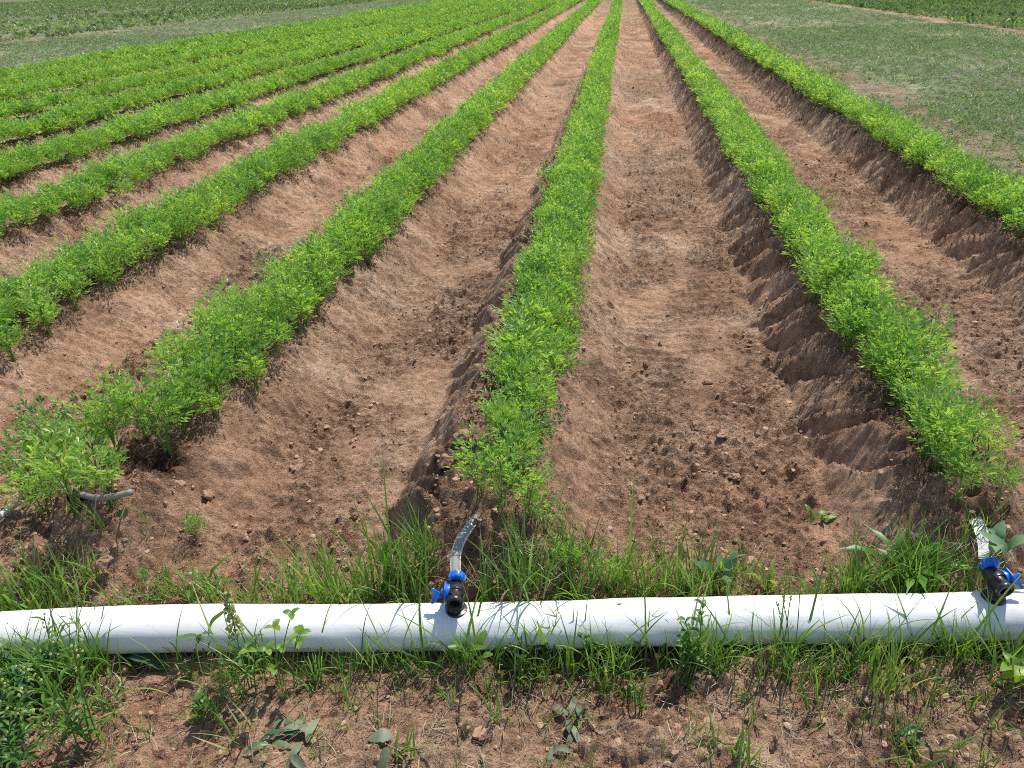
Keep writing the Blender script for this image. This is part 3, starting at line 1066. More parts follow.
def spline(pts, n=24):
    pts = np.asarray(pts, float)
    m = len(pts)
    out = []
    for t in np.linspace(0, m - 1, n):
        i = min(int(t), m - 2)
        f = t - i
        p0, p1, p2, p3 = pts[max(i - 1, 0)], pts[i], pts[i + 1], pts[min(i + 2, m - 1)]
        out.append(0.5 * (2 * p1 + (p2 - p0) * f + (2 * p0 - 5 * p1 + 4 * p2 - p3) * f * f + (-p0 + 3 * p1 - 3 * p2 + p3) * f ** 3))
    return np.array(out)


# clear tube from the first valve up to the row
n1 = V1 + HN * 0.040 + np.array([0, 0, 0.060])
e1 = at(475, 521, 0.150)
m1 = at(456, 556, 0.128)
tp = spline([n1, m1, at(462, 539, 0.145), e1, at(486, 506, 0.13)], 24)
root = empty("connector_tube", n1)
tag(root, "clear grey tube curving up from the middle valve to the centre row", 'tube')
g = Geo()
tube(g, tp - n1, 0.0122, 16)
o = link("tube_wall", g.mesh("tube_wall", M_TUBE, True), root)
g = Geo()
side = nrm(np.cross(tp[-1] - tp[0], [0, 0, 1]))
for sgn in (-0.45, 0.55):
    tube(g, tp - n1 + side * 0.0122 * sgn * 1.7 + np.array([0, -0.003, 0.0062]), 0.0020, 6)
link("pale_stripe", g.mesh("pale_stripe", M_SEAM, True), root)
S = Solid()
ep = tp[-4] - n1
S.lathe([(-0.012, 0.0145), (-0.010, 0.0165), (0.008, 0.0165), (0.012, 0.0135), (0.035, 0.0135), (0.04, 0.010)], ep, tp[-1] - tp[-5], 16)
S.done("coupling", M_BLACK, root)

# flat pale tape from the second valve
n2 = V2 + HN * 0.050 + np.array([-0.006, 0, 0.063])
tp2 = spline([n2, at(984, 543, 0.12), at(979, 527, 0.125), at(970, 512, 0.12), at(964, 500, 0.09)], 18)
g = Geo()
ribbon(g, tp2, np.interp(np.arange(18), [0, 3, 8, 17], [0.020, 0.024, 0.030, 0.020]), (1, 0.15, 0.25), 0.5, 0.12)
tag(link("drip_tape", g.mesh("drip_tape", M_PALETAPE, True)), "flattened pale plastic tape running up from the valve near the right end", 'drip tape')
# grey drip tape at the left row
def soil_path(pts, lift):
    out = []
    for px, py in pts:
        p = at(px, py, 0.03)
        for _ in range(3):
            p = at(px, py, max(gz(p[0], p[1]), 0) + lift)
        out.append(p)
    out = np.array(out)
    out[:, 2] = np.maximum(out[:, 2], out[:, 2].mean())
    return out
tp3 = spline(soil_path([(22, 500), (48, 497), (90, 497), (132, 492)], 0.022), 20)
g = Geo()
tube(g, tp3, 0.0078, 10)
tag(link("drip_tape", g.mesh("drip_tape_grey", M_TAPE, True)), "dull grey drip tube lying on soil under the clump of carrot plants", 'drip tape')
tp4 = spline(soil_path([(-60, 545), (-12, 524), (4, 513), (18, 502)], 0.016), 14)
g = Geo()
tube(g, tp4, 0.0095, 10)
tag(link("drip_tape", g.mesh("drip_tape_pale", M_PALETAPE, True)), "pale grey tube end poking in from the edge beside the dull drip tube", 'drip tape')


# ------------------------------------------------------------------ grass
def blade(g, r, base, az, L, w, lean0, lean1, tone, n=7, dry=False):
    P = bend(base, az, L, lean0, lean1, n, r.normal(0, 0.35))
    t = np.linspace(0, 1, n)
    W = w * np.minimum(1.0, 0.65 + t * 1.2) * (1 - t ** 2.6) + 0.0003
    sd = np.array([-math.sin(az + r.normal(0, 0.5)), math.cos(az), r.normal(0, 0.25)])
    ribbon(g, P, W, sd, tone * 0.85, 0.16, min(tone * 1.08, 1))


def tuft(seed, n, L, w, spread, lean=(0.05, 0.9), droop=(0.2, 1.2), tone=(0.25, 0.78), az=None, azs=3.2, dryp=0.13):
    r = np.random.default_rng(seed)
    g = Geo()
    for i in range(n):
        a = r.uniform(0, 2 * PI) if az is None else az + r.uniform(-azs, azs)
        l0 = r.uniform(*lean) * 0.6
        tn = r.uniform(*tone)
        if r.random() < dryp:
            tn = r.uniform(0.9, 1.0)
        b = (r.normal(0, spread), r.normal(0, spread), -0.004)
        blade(g, r, b, a, r.uniform(*L), w * r.uniform(0.6, 1.3), l0, l0 + r.uniform(*droop), tn)
    return g


GV = [tuft(500 + i, 6 + i % 4, (0.05, 0.15), 0.0036 + 0.0006 * (i % 4), 0.016, (0.1, 1.1), (0.2, 1.4)) for i in range(8)]       # small tufts
GT = [tuft(520 + i, 12, (0.10, 0.22), 0.0052, 0.018, (0.02, 0.7), (0.15, 1.0), (0.4, 0.72)) for i in range(8)]   # tall
GVA, GTA = [g.arrays() for g in GV], [g.arrays() for g in GT]
DV = [tuft(540 + i, 6, (0.03, 0.11), 0.0022, 0.02, (0.9, 1.6), (0.2, 0.8), (0.3, 0.95)) for i in range(6)]
DVA = [g.arrays() for g in DV]


def ground_px(px, py):
    p = at(px, py, 0.02)
    for _ in range(3):
        p = at(px, py, gz(p[0], p[1]))
    return p


behind, front, dry = Mass(), Mass(), Mass()
# (x from, x to, how many, tall share, scale): strip of grass behind the hose
for x0, x1, n, tall, sc_ in ((-40, 60, 34, 0.5, 0.95), (60, 130, 20, 0.3, 0.8), (130, 235, 34, 0.3, 0.75), (235, 275, 18, 0.3, 0.75), (275, 345, 30, 0.7, 0.85), (345, 435, 32, 0.7, 0.95), (475, 560, 30, 0.7, 0.9), (560, 665, 44, 0.5, 0.85), (665, 760, 40, 0.5, 0.8), (760, 862, 34, 0.25, 0.62), (862, 970, 42, 0.75, 0.95), (970, 1070, 24, 0.6, 0.9)):
    for i in range(n):
        px = rng.uniform(x0, x1)
        if rng.random() < 0.35 or 438 < px < 484:
            continue
        hb = hose_at_px(px) + HN * (0.085 + abs(rng.normal(0, 0.06)))
        A = GTA[rng.integers(8)] if rng.random() < tall else GVA[rng.integers(8)]
        behind.put(A, (hb[0], hb[1], gz(hb[0], hb[1])), rng.uniform(0, 6.28), sc_ * rng.uniform(0.6, 1.1), rng.normal(0, 0.06))
# in front of the hose
for x0, x1, n, tall, sc_ in ((-40, 110, 46, 0.55, 0.95), (110, 215, 10, 0.0, 0.5), (215, 330, 20, 0.3, 0.7), (330, 480, 30, 0.25, 0.62), (480, 700, 48, 0.35, 0.7), (700, 860, 38, 0.35, 0.72), (860, 1070, 42, 0.4, 0.75)):
    for i in range(n):
        px = rng.uniform(x0, x1)
        hb = hose_at_px(px) - HN * (0.055 + abs(rng.normal(0, 0.055)))
        A = GTA[rng.integers(8)] if rng.random() < tall else GVA[rng.integers(8)]
        front.put(A, (hb[0], hb[1], gz(hb[0], hb[1])), rng.uniform(0, 6.28), sc_ * rng.uniform(0.5, 1.1), rng.normal(-0.02, 0.08))
LB = []
for i in range(8):
    g = Geo()
    r_ = np.random.default_rng(950 + i)
    for j in range(2):
        blade(g, r_, (r_.normal(0, 0.01), r_.normal(0, 0.01), -0.004), r_.uniform(0, 6.28), r_.uniform(0.10, 0.2), r_.uniform(0.0028, 0.0055), r_.uniform(0.05, 0.5), r_.uniform(0.5, 1.3), r_.choice((0.35, 0.5, 0.65, 0.75, 0.95)), 9)
    LB.append(g.arrays())
for i in range(90):
    hb = hose_at_px(rng.uniform(-30, 1060)) - HN * (0.058 + abs(rng.normal(0, 0.025)))
    front.put(LB[rng.integers(8)], (hb[0], hb[1], gz(hb[0], hb[1])), rng.uniform(0, 6.28), rng.uniform(0.75, 1.25), rng.normal(0, 0.06))
for x0, x1, y0, y1, n, sc_ in ((-40, 120, 690, 790, 36, 0.62), (120, 330, 700, 790, 14, 0.45), (330, 560, 690, 790, 16, 0.42), (560, 800, 690, 790, 24, 0.5), (800, 1060, 680, 790, 34, 0.55)):
    for i in range(n):
        p = ground_px(rng.uniform(x0, x1), rng.uniform(y0, y1))
        front.put(GVA[rng.integers(8)], (p[0], p[1], p[2]), rng.uniform(0, 6.28), sc_ * rng.uniform(0.5, 1.1), rng.normal(0.0, 0.12))
for i in range(280):
    px, py = rng.uniform(-60, 1090), rng.uniform(650, 800)
    p = ground_px(px, py)
    dry.put(DVA[rng.integers(6)], (p[0], p[1], p[2] + 0.004), rng.uniform(0, 6.28), rng.uniform(0.3, 0.8), rng.normal(0, 0.15), rng.uniform(0.15, 0.5))
for i in range(130):
    px, py = rng.uniform(-60, 1090), rng.uniform(530, 605)
    p = ground_px(px, py)
    dry.put(DVA[rng.integers(6)], (p[0], p[1], p[2] + 0.004), rng.uniform(0, 6.28), rng.uniform(0.3, 0.7), rng.normal(0, 0.15), rng.uniform(0.15, 0.5))
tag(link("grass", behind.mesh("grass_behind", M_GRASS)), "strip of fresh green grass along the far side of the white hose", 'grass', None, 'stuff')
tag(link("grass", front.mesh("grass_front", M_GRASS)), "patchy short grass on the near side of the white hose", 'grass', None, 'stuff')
tag(link("dry_grass_litter", dry.mesh("dry_litter", M_DRY)), "dead straw coloured grass bits strewn over the bare soil", 'litter', None, 'stuff')


# single tufts and tall blades that stand out
def tuft_thing(px, py, g, s, rz, label, name="grass_tuft", cat='grass tuft', mat=None):
    p = ground_px(px, py)
    o = link(name, g.mesh(name, mat or M_GRASS), None, p, (0, 0, rz))
    o.scale = (s, s, s)
    tag(o, label, cat)
    return o


tuft_thing(388, 590, tuft(601, 18, (0.16, 0.30), 0.0060, 0.026, (0, 0.5), (0.1, 0.7), (0.4, 0.7)), 1.0, 0.3, "tall dense grass tuft behind the hose, just left of the middle valve")
tuft_thing(322, 600, tuft(602, 18, (0.10, 0.22), 0.0050, 0.03, (0.1, 0.8), (0.1, 0.8), (0.45, 0.75)), 1.0, 1.3, "leaning bright grass tuft behind the hose, left of the tallest tuft")
tuft_thing(524, 592, tuft(603, 17, (0.12, 0.21), 0.0062, 0.020, (0, 0.6), (0.2, 1.0), (0.45, 0.78)), 1.0, 2.3, "lush grass tuft behind the hose, just right of the middle valve")
tuft_thing(905, 585, tuft(604, 24, (0.12, 0.20), 0.0055, 0.03, (0, 0.8), (0.2, 1.0), (0.4, 0.7)), 1.0, 0.9, "grass tuft behind the hose among broad leaves left of the second valve")
tuft_thing(878, 690, tuft(605, 26, (0.08, 0.17), 0.0034, 0.016, (0, 0.4), (0.05, 0.6), (0.45, 0.8)), 1.0, 0.0, "fine upright grass tuft in front of the hose, below two crossing blades")
tuft_thing(540, 650, tuft(606, 12, (0.10, 0.17), 0.0058, 0.014, (0.1, 0.7), (0.2, 0.9), (0.5, 0.8)), 1.0, 0.6, "small broad bladed grass tuft leaning on the hose right of the middle valve")
tuft_thing(400, 668, tuft(607, 16, (0.07, 0.14), 0.0042, 0.02, (0.3, 1.1), (0.2, 0.7), (0.4, 0.75)), 1.0, 0.2, "sprawling grass tuft on bare soil below the middle valve's shadow")
tuft_thing(712, 662, tuft(608, 22, (0.07, 0.14), 0.0036, 0.02, (0.1, 1.0), (0.2, 0.8), (0.3, 0.65)), 1.0, 0.2, "dark fine grass tuft against the hose beside the upright leafy sprig")
tuft_thing(985, 672, tuft(609, 20, (0.09, 0.20), 0.0050, 0.03, (0.3, 1.2), (0.1, 0.7), (0.4, 0.75)), 1.0, 0.2, "loose grass tuft hanging over the hose below the second valve")
tuft_thing(900, 748, tuft(610, 24, (0.05, 0.12), 0.0050, 0.03, (0.3, 1.2), (0.2, 0.9), (0.3, 0.8)), 1.0, 0.2, "low ragged grass tuft at the bottom edge below the fine upright tuft")
tuft_thing(735, 755, tuft(611, 22, (0.05, 0.11), 0.0046, 0.02, (0.2, 1.1), (0.2, 0.9), (0.4, 0.8)), 1.0, 0.2, "short grass tuft at the bottom edge right of the wilted leaves")
tuft_thing(405, 758, tuft(612, 14, (0.05, 0.11), 0.0050, 0.012, (0.2, 1.0), (0.2, 0.8), (0.45, 0.8)), 1.0, 0.2, "short grass tuft at the bottom edge beside a round wilted leaf")
tuft_thing(30, 605, tuft(613, 22, (0.12, 0.24), 0.0060, 0.03, (0.0, 0.7), (0.2, 1.0), (0.45, 0.8)), 1.0, 0.2, "tall grass tuft behind the left end of the hose")
tuft_thing(245, 745, tuft(614, 14, (0.06, 0.13), 0.0032, 0.02, (0.5, 1.2), (0.2, 0.8), (0.4, 0.95)), 1.0, 0.2, "thin half dry grass tuft on bare soil by the big flat wilted leaves")


def long_blade(px, py, L, az, l0, l1, w, tone, label, seed):
    r = np.random.default_rng(seed)
    g = Geo()
    blade(g, r, (0, 0, -0.005), az, L, w, l0, l1, tone, 11)
    blade(g, r, (0.004, 0.003, -0.005), az + 1.5, L * 0.45, w, l0 + 0.3, l1 + 0.5, tone, 8)
    tuft_thing(px, py, g, 1.0, 0, label, "grass_stalk", "grass")


long_blade(395, 592, 0.40, 1.3, 0.02, 0.12, 0.0060, 0.45, "tall lone grass blade rising behind the hose left of the middle valve", 1)
long_blade(627, 595, 0.36, 1.4, 0.0, 0.10, 0.0055, 0.42, "tall lone grass blade behind the hose right of the feathery weed", 2)
long_blade(675, 597, 0.30, 1.6, 0.0, 0.4, 0.0022, 0.75, "thin pale curved grass stalk behind the hose near the blue green leaves", 3)
long_blade(868, 668, 0.24, 2.6, 0.10, 0.25, 0.0048, 0.5, "straight blade crossing the hose, leaning left of the fine upright tuft", 4)
long_blade(872, 668, 0.26, 0.4, 0.30, 0.5, 0.0048, 0.45, "straight blade crossing the hose, leaning right above the fine upright tuft", 5)
long_blade(645, 660, 0.26, 1.9, 0.05, 0.25, 0.0046, 0.35, "dark straight blade crossing the hose left of the upright leafy sprig", 6)
long_blade(960, 655, 0.25, 0.5, 0.35, 0.8, 0.0058, 0.75, "bright broad blade slanting over the hose under the second valve", 7)
long_blade(425, 668, 0.24, 2.0, 0.15, 0.7, 0.0058, 0.5, "broad arching blade in front of the hose left of the middle valve", 8)
long_blade(125, 700, 0.16, 1.2, 0.1, 0.25, 0.0055, 0.30, "dark stiff blade standing before the big leaf under the hose", 9)
long_blade(108, 706, 0.20, 0.1, 0.6, 1.9, 0.0055, 0.97, "arching dry pale blade over bare soil at the foot of the tall weed", 10)
long_blade(200, 600, 0.16, 1.2, 0.0, 0.12, 0.0050, 0.42, "short stiff blade behind the hose by the folded dark stalk", 11)
long_blade(760, 655, 0.20, 2.5, 0.1, 0.5, 0.0050, 0.4, "dark blade leaning left over the hose beside the seed headed grass", 12)


# ------------------------------------------------------------------ weeds with broad leaves
def oval(g, base, d, nrm_, L, w, tone, droop=0.25, cup=0.12, shape='oval', tone2=None, n=8):
    """a real leaf: a bent surface with a midrib"""
    d = nrm(d)
    s = nrm(np.cross(d, nrm_))
    up = np.cross(s, d)
    t = np.linspace(0, 1, n)
    P = np.asarray(base)[None] + d[None] * (L * t)[:, None] + up[None] * (L * (0.12 * np.sin(t * PI) - droop * t * t))[:, None]
    if shape == 'oval':
        W = w * np.sin(PI * np.clip(t * 0.96 + 0.04, 0, 1)) ** 0.75
    elif shape == 'spoon':
        W = w * (0.12 + 0.88 * sstep(0.25, 0.6, t)) * np.sqrt(np.clip(1 - ((t - 0.62) / 0.40).clip(0, 1) ** 2, 0, 1))
    elif shape == 'lobed':
        W = w * np.sin(PI * np.clip(t * 0.9 + 0.08, 0, 1)) * (0.72 + 0.38 * np.cos(t * 2 * PI * 4))
    else:
        W = w * (t + 0.12) ** 0.4 * (1 - t ** 2) ** 0.8
    rr = np.random.default_rng(int(abs(base[0] * 1e5 + base[1] * 3e4 + L * 1e4)) % 99991)
    W = W * (1 + rr.normal(0, 0.07, n))
    P = P + up[None] * (rr.normal(0, 0.018, n) * L)[:, None] + s[None] * (rr.normal(0, 1) * 0.10 * L * t * t)[:, None]
    s = s + up * rr.normal(0, 0.25)
    W = np.maximum(W, 0.0006)
    ribbon(g, P, W, s, tone, cup, tone if tone2 is None else tone2)


def leafy_stem(gs, gl, r, base, az, L, lean0, lean1, nleaf, ll, lw, tone, shape='oval', rad=0.0016, start=0.12, buds=None, taper=0.5):
    n = 10
    P = bend(base, az, L, lean0, lean1, n, r.normal(0, 0.3))
    tube(gs, P, np.linspace(rad, rad * 0.5, n), 5, tone=0.5, cap=False)
    tt = np.linspace(0, 1, n)
    T = np.gradient(P, axis=0)
    for i in range(nleaf):
        f = start + (1 - start) * (i + 0.5) / nleaf
        p = np.array([np.interp(f, tt, P[:, k]) for k in range(3)])
        tg = nrm([np.interp(f, tt, T[:, k]) for k in range(3)])
        a = i * 2.4 + r.normal(0, 0.4)
        o_ = np.array([math.cos(a), math.sin(a), 0.0])
        d = nrm(o_ * 0.9 + tg * 0.7)
        k_ = 1 - taper * f
        oval(gl, p, d, np.array([0, 0, 1.0]) + o_ * -0.3, ll * k_ * r.uniform(0.8, 1.2), lw * k_, np.clip(tone + r.normal(0, 0.1), 0, 1), r.uniform(0.05, 0.35), 0.15, shape)
    if buds is not None:
        for i in range(buds[1]):
            f = 1 - buds[2] * i / buds[1]
            p = np.array([np.interp(f, tt, P[:, k]) for k in range(3)])
            a = r.uniform(0, 6.28)
            q_ = p + np.array([math.cos(a), math.sin(a), r.uniform(0, 0.6)]) * buds[3] * (0.4 + (1 - f) * 2) * r.uniform(0.5, 1)
            sph(buds[0], q_, buds[4] * r.uniform(0.7, 1.2), r.uniform(0.2, 1))
    return P


def sph(g, c, rad, tone):
    V = np.array([(1, 0, 0), (-1, 0, 0), (0, 1, 0), (0, -1, 0), (0, 0, 1.2), (0, 0, -1.0)]) * rad + np.asarray(c)
    g.add(V, (), [(0, 2, 4), (2, 1, 4), (1, 3, 4), (3, 0, 4), (2, 0, 5), (1, 2, 5), (3, 1, 5), (0, 3, 5)], tone)


def weed(px, py, label, build, leafmat=M_WEED, name="weed_plant", s=1.0, cat='weed'):
    p = ground_px(px, py)
    root = empty(name, p)
    root.scale = (s, s, s)
    tag(root, label, cat)
    gs, gl, gb = Geo(), Geo(), Geo()
    build(gs, gl, gb, np.random.default_rng(int(px * 7 + py)))
    if gs.n:
        link("stem", gs.mesh("stem", M_PETIOLE, True), root)
    if gl.n:
        link("foliage", gl.mesh("foliage", leafmat, True), root)
    if gb.n:
        link("blossoms", gb.mesh("blossoms", M_BUD), root)
    return root


def tall_branching(gs, gl, gb, r):
    for i in range(7):
        az = i * 0.9 + r.normal(0, 0.2)
        leafy_stem(gs, gl, r, (r.normal(0, 0.012), r.normal(0, 0.012), -0.005), az, r.uniform(0.18, 0.30), 0.05 + 0.05 * i, 0.2 + 0.10 * i, 13, 0.045, 0.009, 0.6, 'oval', 0.0018, 0.08, (gb, 16, 0.30, 0.012, 0.0032), 0.5)


weed(88, 742, "tall branching yellow green weed with small buds before the left end of the hose", tall_branching)
weed(40, 700, "leafy dark green weed at the left edge in front of the hose", lambda gs, gl, gb, r: [leafy_stem(gs, gl, r, (r.normal(0, 0.03), r.normal(0, 0.03), 0), r.uniform(0, 6.28), r.uniform(0.10, 0.2), 0.2, 0.7, 12, 0.05, 0.011, 0.42) for i in range(7)])
weed(20, 745, "low bushy weed with small narrow leaves in the bottom left corner", lambda gs, gl, gb, r: [leafy_stem(gs, gl, r, (r.normal(0, 0.04), r.normal(0, 0.03), 0), r.uniform(0, 6.28), r.uniform(0.06, 0.13), 0.5, 1.1, 12, 0.038, 0.010, 0.5) for i in range(10)], M_WEED)


def spike(gs, gl, gb, r):
    leafy_stem(gs, gl, r, (0, 0, -0.004), 2.0, 0.255, 0.03, 0.1, 9, 0.03, 0.008, 0.55, 'oval', 0.0018, 0.1, (gb, 110, 0.42, 0.015, 0.0042), 0.5)
    leafy_stem(gs, gl, r, (0.012, 0, -0.004), 0.2, 0.16, 0.1, 0.3, 9, 0.032, 0.008, 0.5, 'oval', 0.0015, 0.1, (gb, 20, 0.3, 0.009, 0.003), 0.5)
    leafy_stem(gs, gl, r, (-0.012, 0, -0.004), 3.3, 0.15, 0.2, 0.5, 9, 0.035, 0.008, 0.5, 'oval', 0.0015, 0.1, None, 0.5)


weed(250, 690, "weed with one pale yellow green flower spike standing before the hose", spike)


def clover(gs, gl, gb, r):
    for i in range(9):
        az = r.uniform(0, 6.28)
        L = r.uniform(0.07, 0.17)
        P = bend((r.normal(0, 0.012), r.normal(0, 0.012), 0), az, L, 0.05, r.uniform(0.3, 0.8), 7)
        tube(gs, P, 0.0010, 4, cap=False)
        for j in range(3):
            a = j * 2.09 + az
            oval(gl, P[-1], (math.cos(a), math.sin(a), 0.25), (0, 0, 1), 0.021, 0.020, r.uniform(0.6, 0.9), 0.1, 0.1, 'heart', None, 6)


weed(283, 690, "small clover with round bright leaflets in front of the hose", clover)
weed(695, 668, "upright leafy bright green sprig standing in front of the hose", lambda gs, gl, gb, r: [leafy_stem(gs, gl, r, (r.normal(0, 0.008), 0, 0), 1.6 + i, 0.17 - 0.035 * i, 0.02, 0.15 + 0.2 * i, 18, 0.026, 0.011, 0.72, 'oval', 0.0016, 0.05, None, 0.25) for i in range(4)])


def broad(n, L, w, lean, tone, shape='spoon', stalk=0.35, sp=0.01):
    def f(gs, gl, gb, r):
        for i in range(n):
            az = i * 2.4 + r.normal(0, 0.3)
            ll = L * r.uniform(0.7, 1.15)
            le = lean * r.uniform(0.6, 1.25)
            P = bend((r.normal(0, sp), r.normal(0, sp), 0), az, ll * stalk, le * 0.5, le, 5)
            tube(gs, P, 0.0017, 5, cap=False)
            d = nrm(P[-1] - P[-2])
            up = nrm(np.array([-math.cos(az) * math.cos(le), -math.sin(az) * math.cos(le), math.sin(le) + 0.05]))
            oval(gl, P[-1], d, up, ll * (1 - stalk) * 1.2, w * r.uniform(0.8, 1.2), np.clip(tone + r.normal(0, 0.1), 0, 1), r.uniform(0.2, 0.6), 0.14, shape, None, 10)
    return f


weed(716, 590, "weed with broad blue green leaves behind the hose right of the centre row", broad(7, 0.10, 0.026, 0.45, 0.6, 'oval'), M_BLUEGREEN)
weed(905, 585, "weed with bright lobed leaves behind the hose left of the second valve", broad(13, 0.13, 0.030, 0.75, 0.62, 'lobed', 0.2), M_WEED)
weed(995, 560, "pale broad leaved weed behind the second valve", broad(5, 0.08, 0.026, 0.6, 0.75, 'oval', 0.3), M_BLUEGREEN)
weed(150, 663, "large smooth dark green leaf lying in the shadow under the hose", lambda gs, gl, gb, r: [oval(gl, (-0.06, 0, 0.012), (1, -0.1, 0.15), (0, 0, 1), 0.125, 0.045, 0.1, 0.3, 0.15, 'oval', None, 10), oval(gl, (0.0, 0.02, 0.008), (-1, 0.1, 0.1), (0, 0, 1), 0.07, 0.03, 0.15, 0.3, 0.15, 'oval', None, 10)], M_BLUEGREEN)
weed(35, 668, "broad dark leaves crowding under the left end of the hose", broad(6, 0.11, 0.034, 1.0, 0.25, 'oval', 0.2), M_BLUEGREEN)
weed(466, 668, "weed with yellow green leaf folded up against the hose below the middle valve", broad(6, 0.075, 0.017, 0.5, 0.75, 'spoon', 0.5), M_WEED)
weed(522, 668, "weed with brown edged cupped leaf against the hose right of the middle valve", broad(5, 0.085, 0.022, 0.5, 0.35, 'spoon', 0.5), M_WEED)
weed(205, 655, "narrow weed leaf standing against the hose beside the tall branching weed", broad(4, 0.10, 0.014, 0.3, 0.55, 'oval', 0.4), M_WEED)
weed(1015, 690, "small weed with round bright leaf at the right edge below the hose", broad(6, 0.08, 0.026, 0.8, 0.7, 'oval', 0.4), M_WEED)
weed(605, 665, "tangled small leaved weed along the foot of the hose", lambda gs, gl, gb, r: [leafy_stem(gs, gl, r, (r.normal(0, 0.03), r.normal(0, 0.015), 0), r.uniform(0, 6.28), r.uniform(0.06, 0.13), 0.3, 1.0, 11, 0.026, 0.008, 0.5) for i in range(9)])
weed(205, 596, "low leafy weed behind the hose on the bare patch", broad(6, 0.09, 0.016, 0.7, 0.5, 'lobed', 0.2), M_WEED)
weed(205, 715, "little bright green sprout on the soil under the big dark leaf", broad(7, 0.05, 0.016, 0.9, 0.7, 'oval', 0.3), M_WEED)
weed(640, 715, "spindly weed with bare brown stem on the soil below the hose", lambda gs, gl, gb, r: [leafy_stem(gs, gl, r, (r.normal(0, 0.01), 0, 0), 1.2 + 0.9 * i, 0.10, 0.1, 0.5, 8, 0.022, 0.007, 0.55) for i in range(3)])
weed(818, 522, "tiny two leaved sprout on bare furrow soil", broad(4, 0.045, 0.014, 0.9, 0.7, 'oval', 0.2), M_WEED)
weed(765, 590, "small yellow green weed behind the hose in the open furrow end", broad(9, 0.07, 0.012, 0.6, 0.82, 'lobed', 0.2), M_WEED)
weed(850, 592, "small ferny weed behind the hose left of the lobed leaves", broad(9, 0.07, 0.012, 0.6, 0.68, 'lobed', 0.2), M_WEED)


def seedhead(gs, gl, gb, r):
    for i in range(4):
        az = 1.4 + r.normal(0, 0.6)
        P = bend((r.normal(0, 0.01), r.normal(0, 0.008), 0), az, r.uniform(0.13, 0.19), 0.02, 0.35, 9)
        tube(gs, P, 0.0010, 4, cap=False)
        for j in range(26):
            f = r.uniform(0, 1)
            c = P[-1] + (P[-1] - P[-3]) * f * 0.9
            a = r.uniform(0, 6.28)
            diamond(gl, c, np.array([math.cos(a) * 0.4, math.sin(a) * 0.4, 1]), r.normal(0, 1, 3), 0.009, 0.0032, r.uniform(0.3, 0.7))
    for i in range(10):
        blade(gl, r, (r.normal(0, 0.012), r.normal(0, 0.012), 0), r.uniform(0, 6.28), r.uniform(0.06, 0.13), 0.004, 0.1, r.uniform(0.4, 1.2), r.uniform(0.35, 0.65))


weed(785, 668, "meadow grass with soft green seed heads in front of the hose", seedhead, M_GRASS, "meadow_plant", 1.0, 'grass')


def flat_leaves(n, L, w):
    def f(gs, gl, gb, r):
        for i in range(n):
            az = r.uniform(0, 6.28)
            oval(gl, (r.normal(0, 0.015), r.normal(0, 0.015), 0.006 + r.uniform(0, 0.006)), (math.cos(az), math.sin(az), 0.25), (0, 0, 1), L * r.uniform(0.7, 1.2), w * r.uniform(0.8, 1.2), r.uniform(0.3, 0.9), 0.4, r.uniform(-0.2, 0.3), 'oval', None, 9)
    return f


weed(305, 742, "cluster of crumpled grey green wilted leaves on the soil at the bottom", flat_leaves(8, 0.05, 0.016), M_WILT, "wilted_leaves", 1.0, 'wilted leaf')
weed(393, 747, "single round grey green wilted leaf lying on the soil", flat_leaves(2, 0.045, 0.028), M_WILT, "wilted_leaf", 1.0, 'wilted leaf')
weed(282, 735, "darker wilted leaves pressed to the soil beside the crumpled cluster", flat_leaves(6, 0.04, 0.010), M_BLUEGREEN, "wilted_leaves", 1.0, 'wilted leaf')
weed(572, 725, "pair of wilted silvery leaves on the soil below the leafy weed", flat_leaves(5, 0.045, 0.013), M_WILT, "wilted_leaves", 1.0, 'wilted leaf')
weed(560, 752, "long silvery wilted leaf at the bottom edge between grass tufts", flat_leaves(3, 0.06, 0.012), M_WILT, "wilted_leaf", 1.0, 'wilted leaf')
weed(898, 735, "flat ribbed green leaf at the bottom below the fine upright tuft", flat_leaves(2, 0.07, 0.014), M_BLUEGREEN, "plantain_leaf", 1.0, 'leaf')


# ------------------------------------------------------------------ clods
def clod(seed, sub=1):
    r = np.random.default_rng(seed)
    import bmesh
    bm = bmesh.new()
    bmesh.ops.create_icosphere(bm, subdivisions=sub, radius=1.0)
    V = np.array([v.co[:] for v in bm.verts])
    T = np.array([[v.index for v in f.verts] for f in bm.faces])
    bm.free()
    for _ in range(5):
        d = nrm(r.normal(0, 1, 3))
        k = r.uniform(0.45, 0.85)
        dd = V @ d
        V = V - np.where(dd > k, dd - k, 0)[:, None] * d[None]
    V = V * r.uniform(0.6, 1.2, 3) * (1 + r.normal(0, 0.07, (len(V), 1)))
    V[:, 2] *= 0.8
    return V, np.zeros((0, 4), int), T, np.full(len(V), 0.5) + r.normal(0, 0.1)


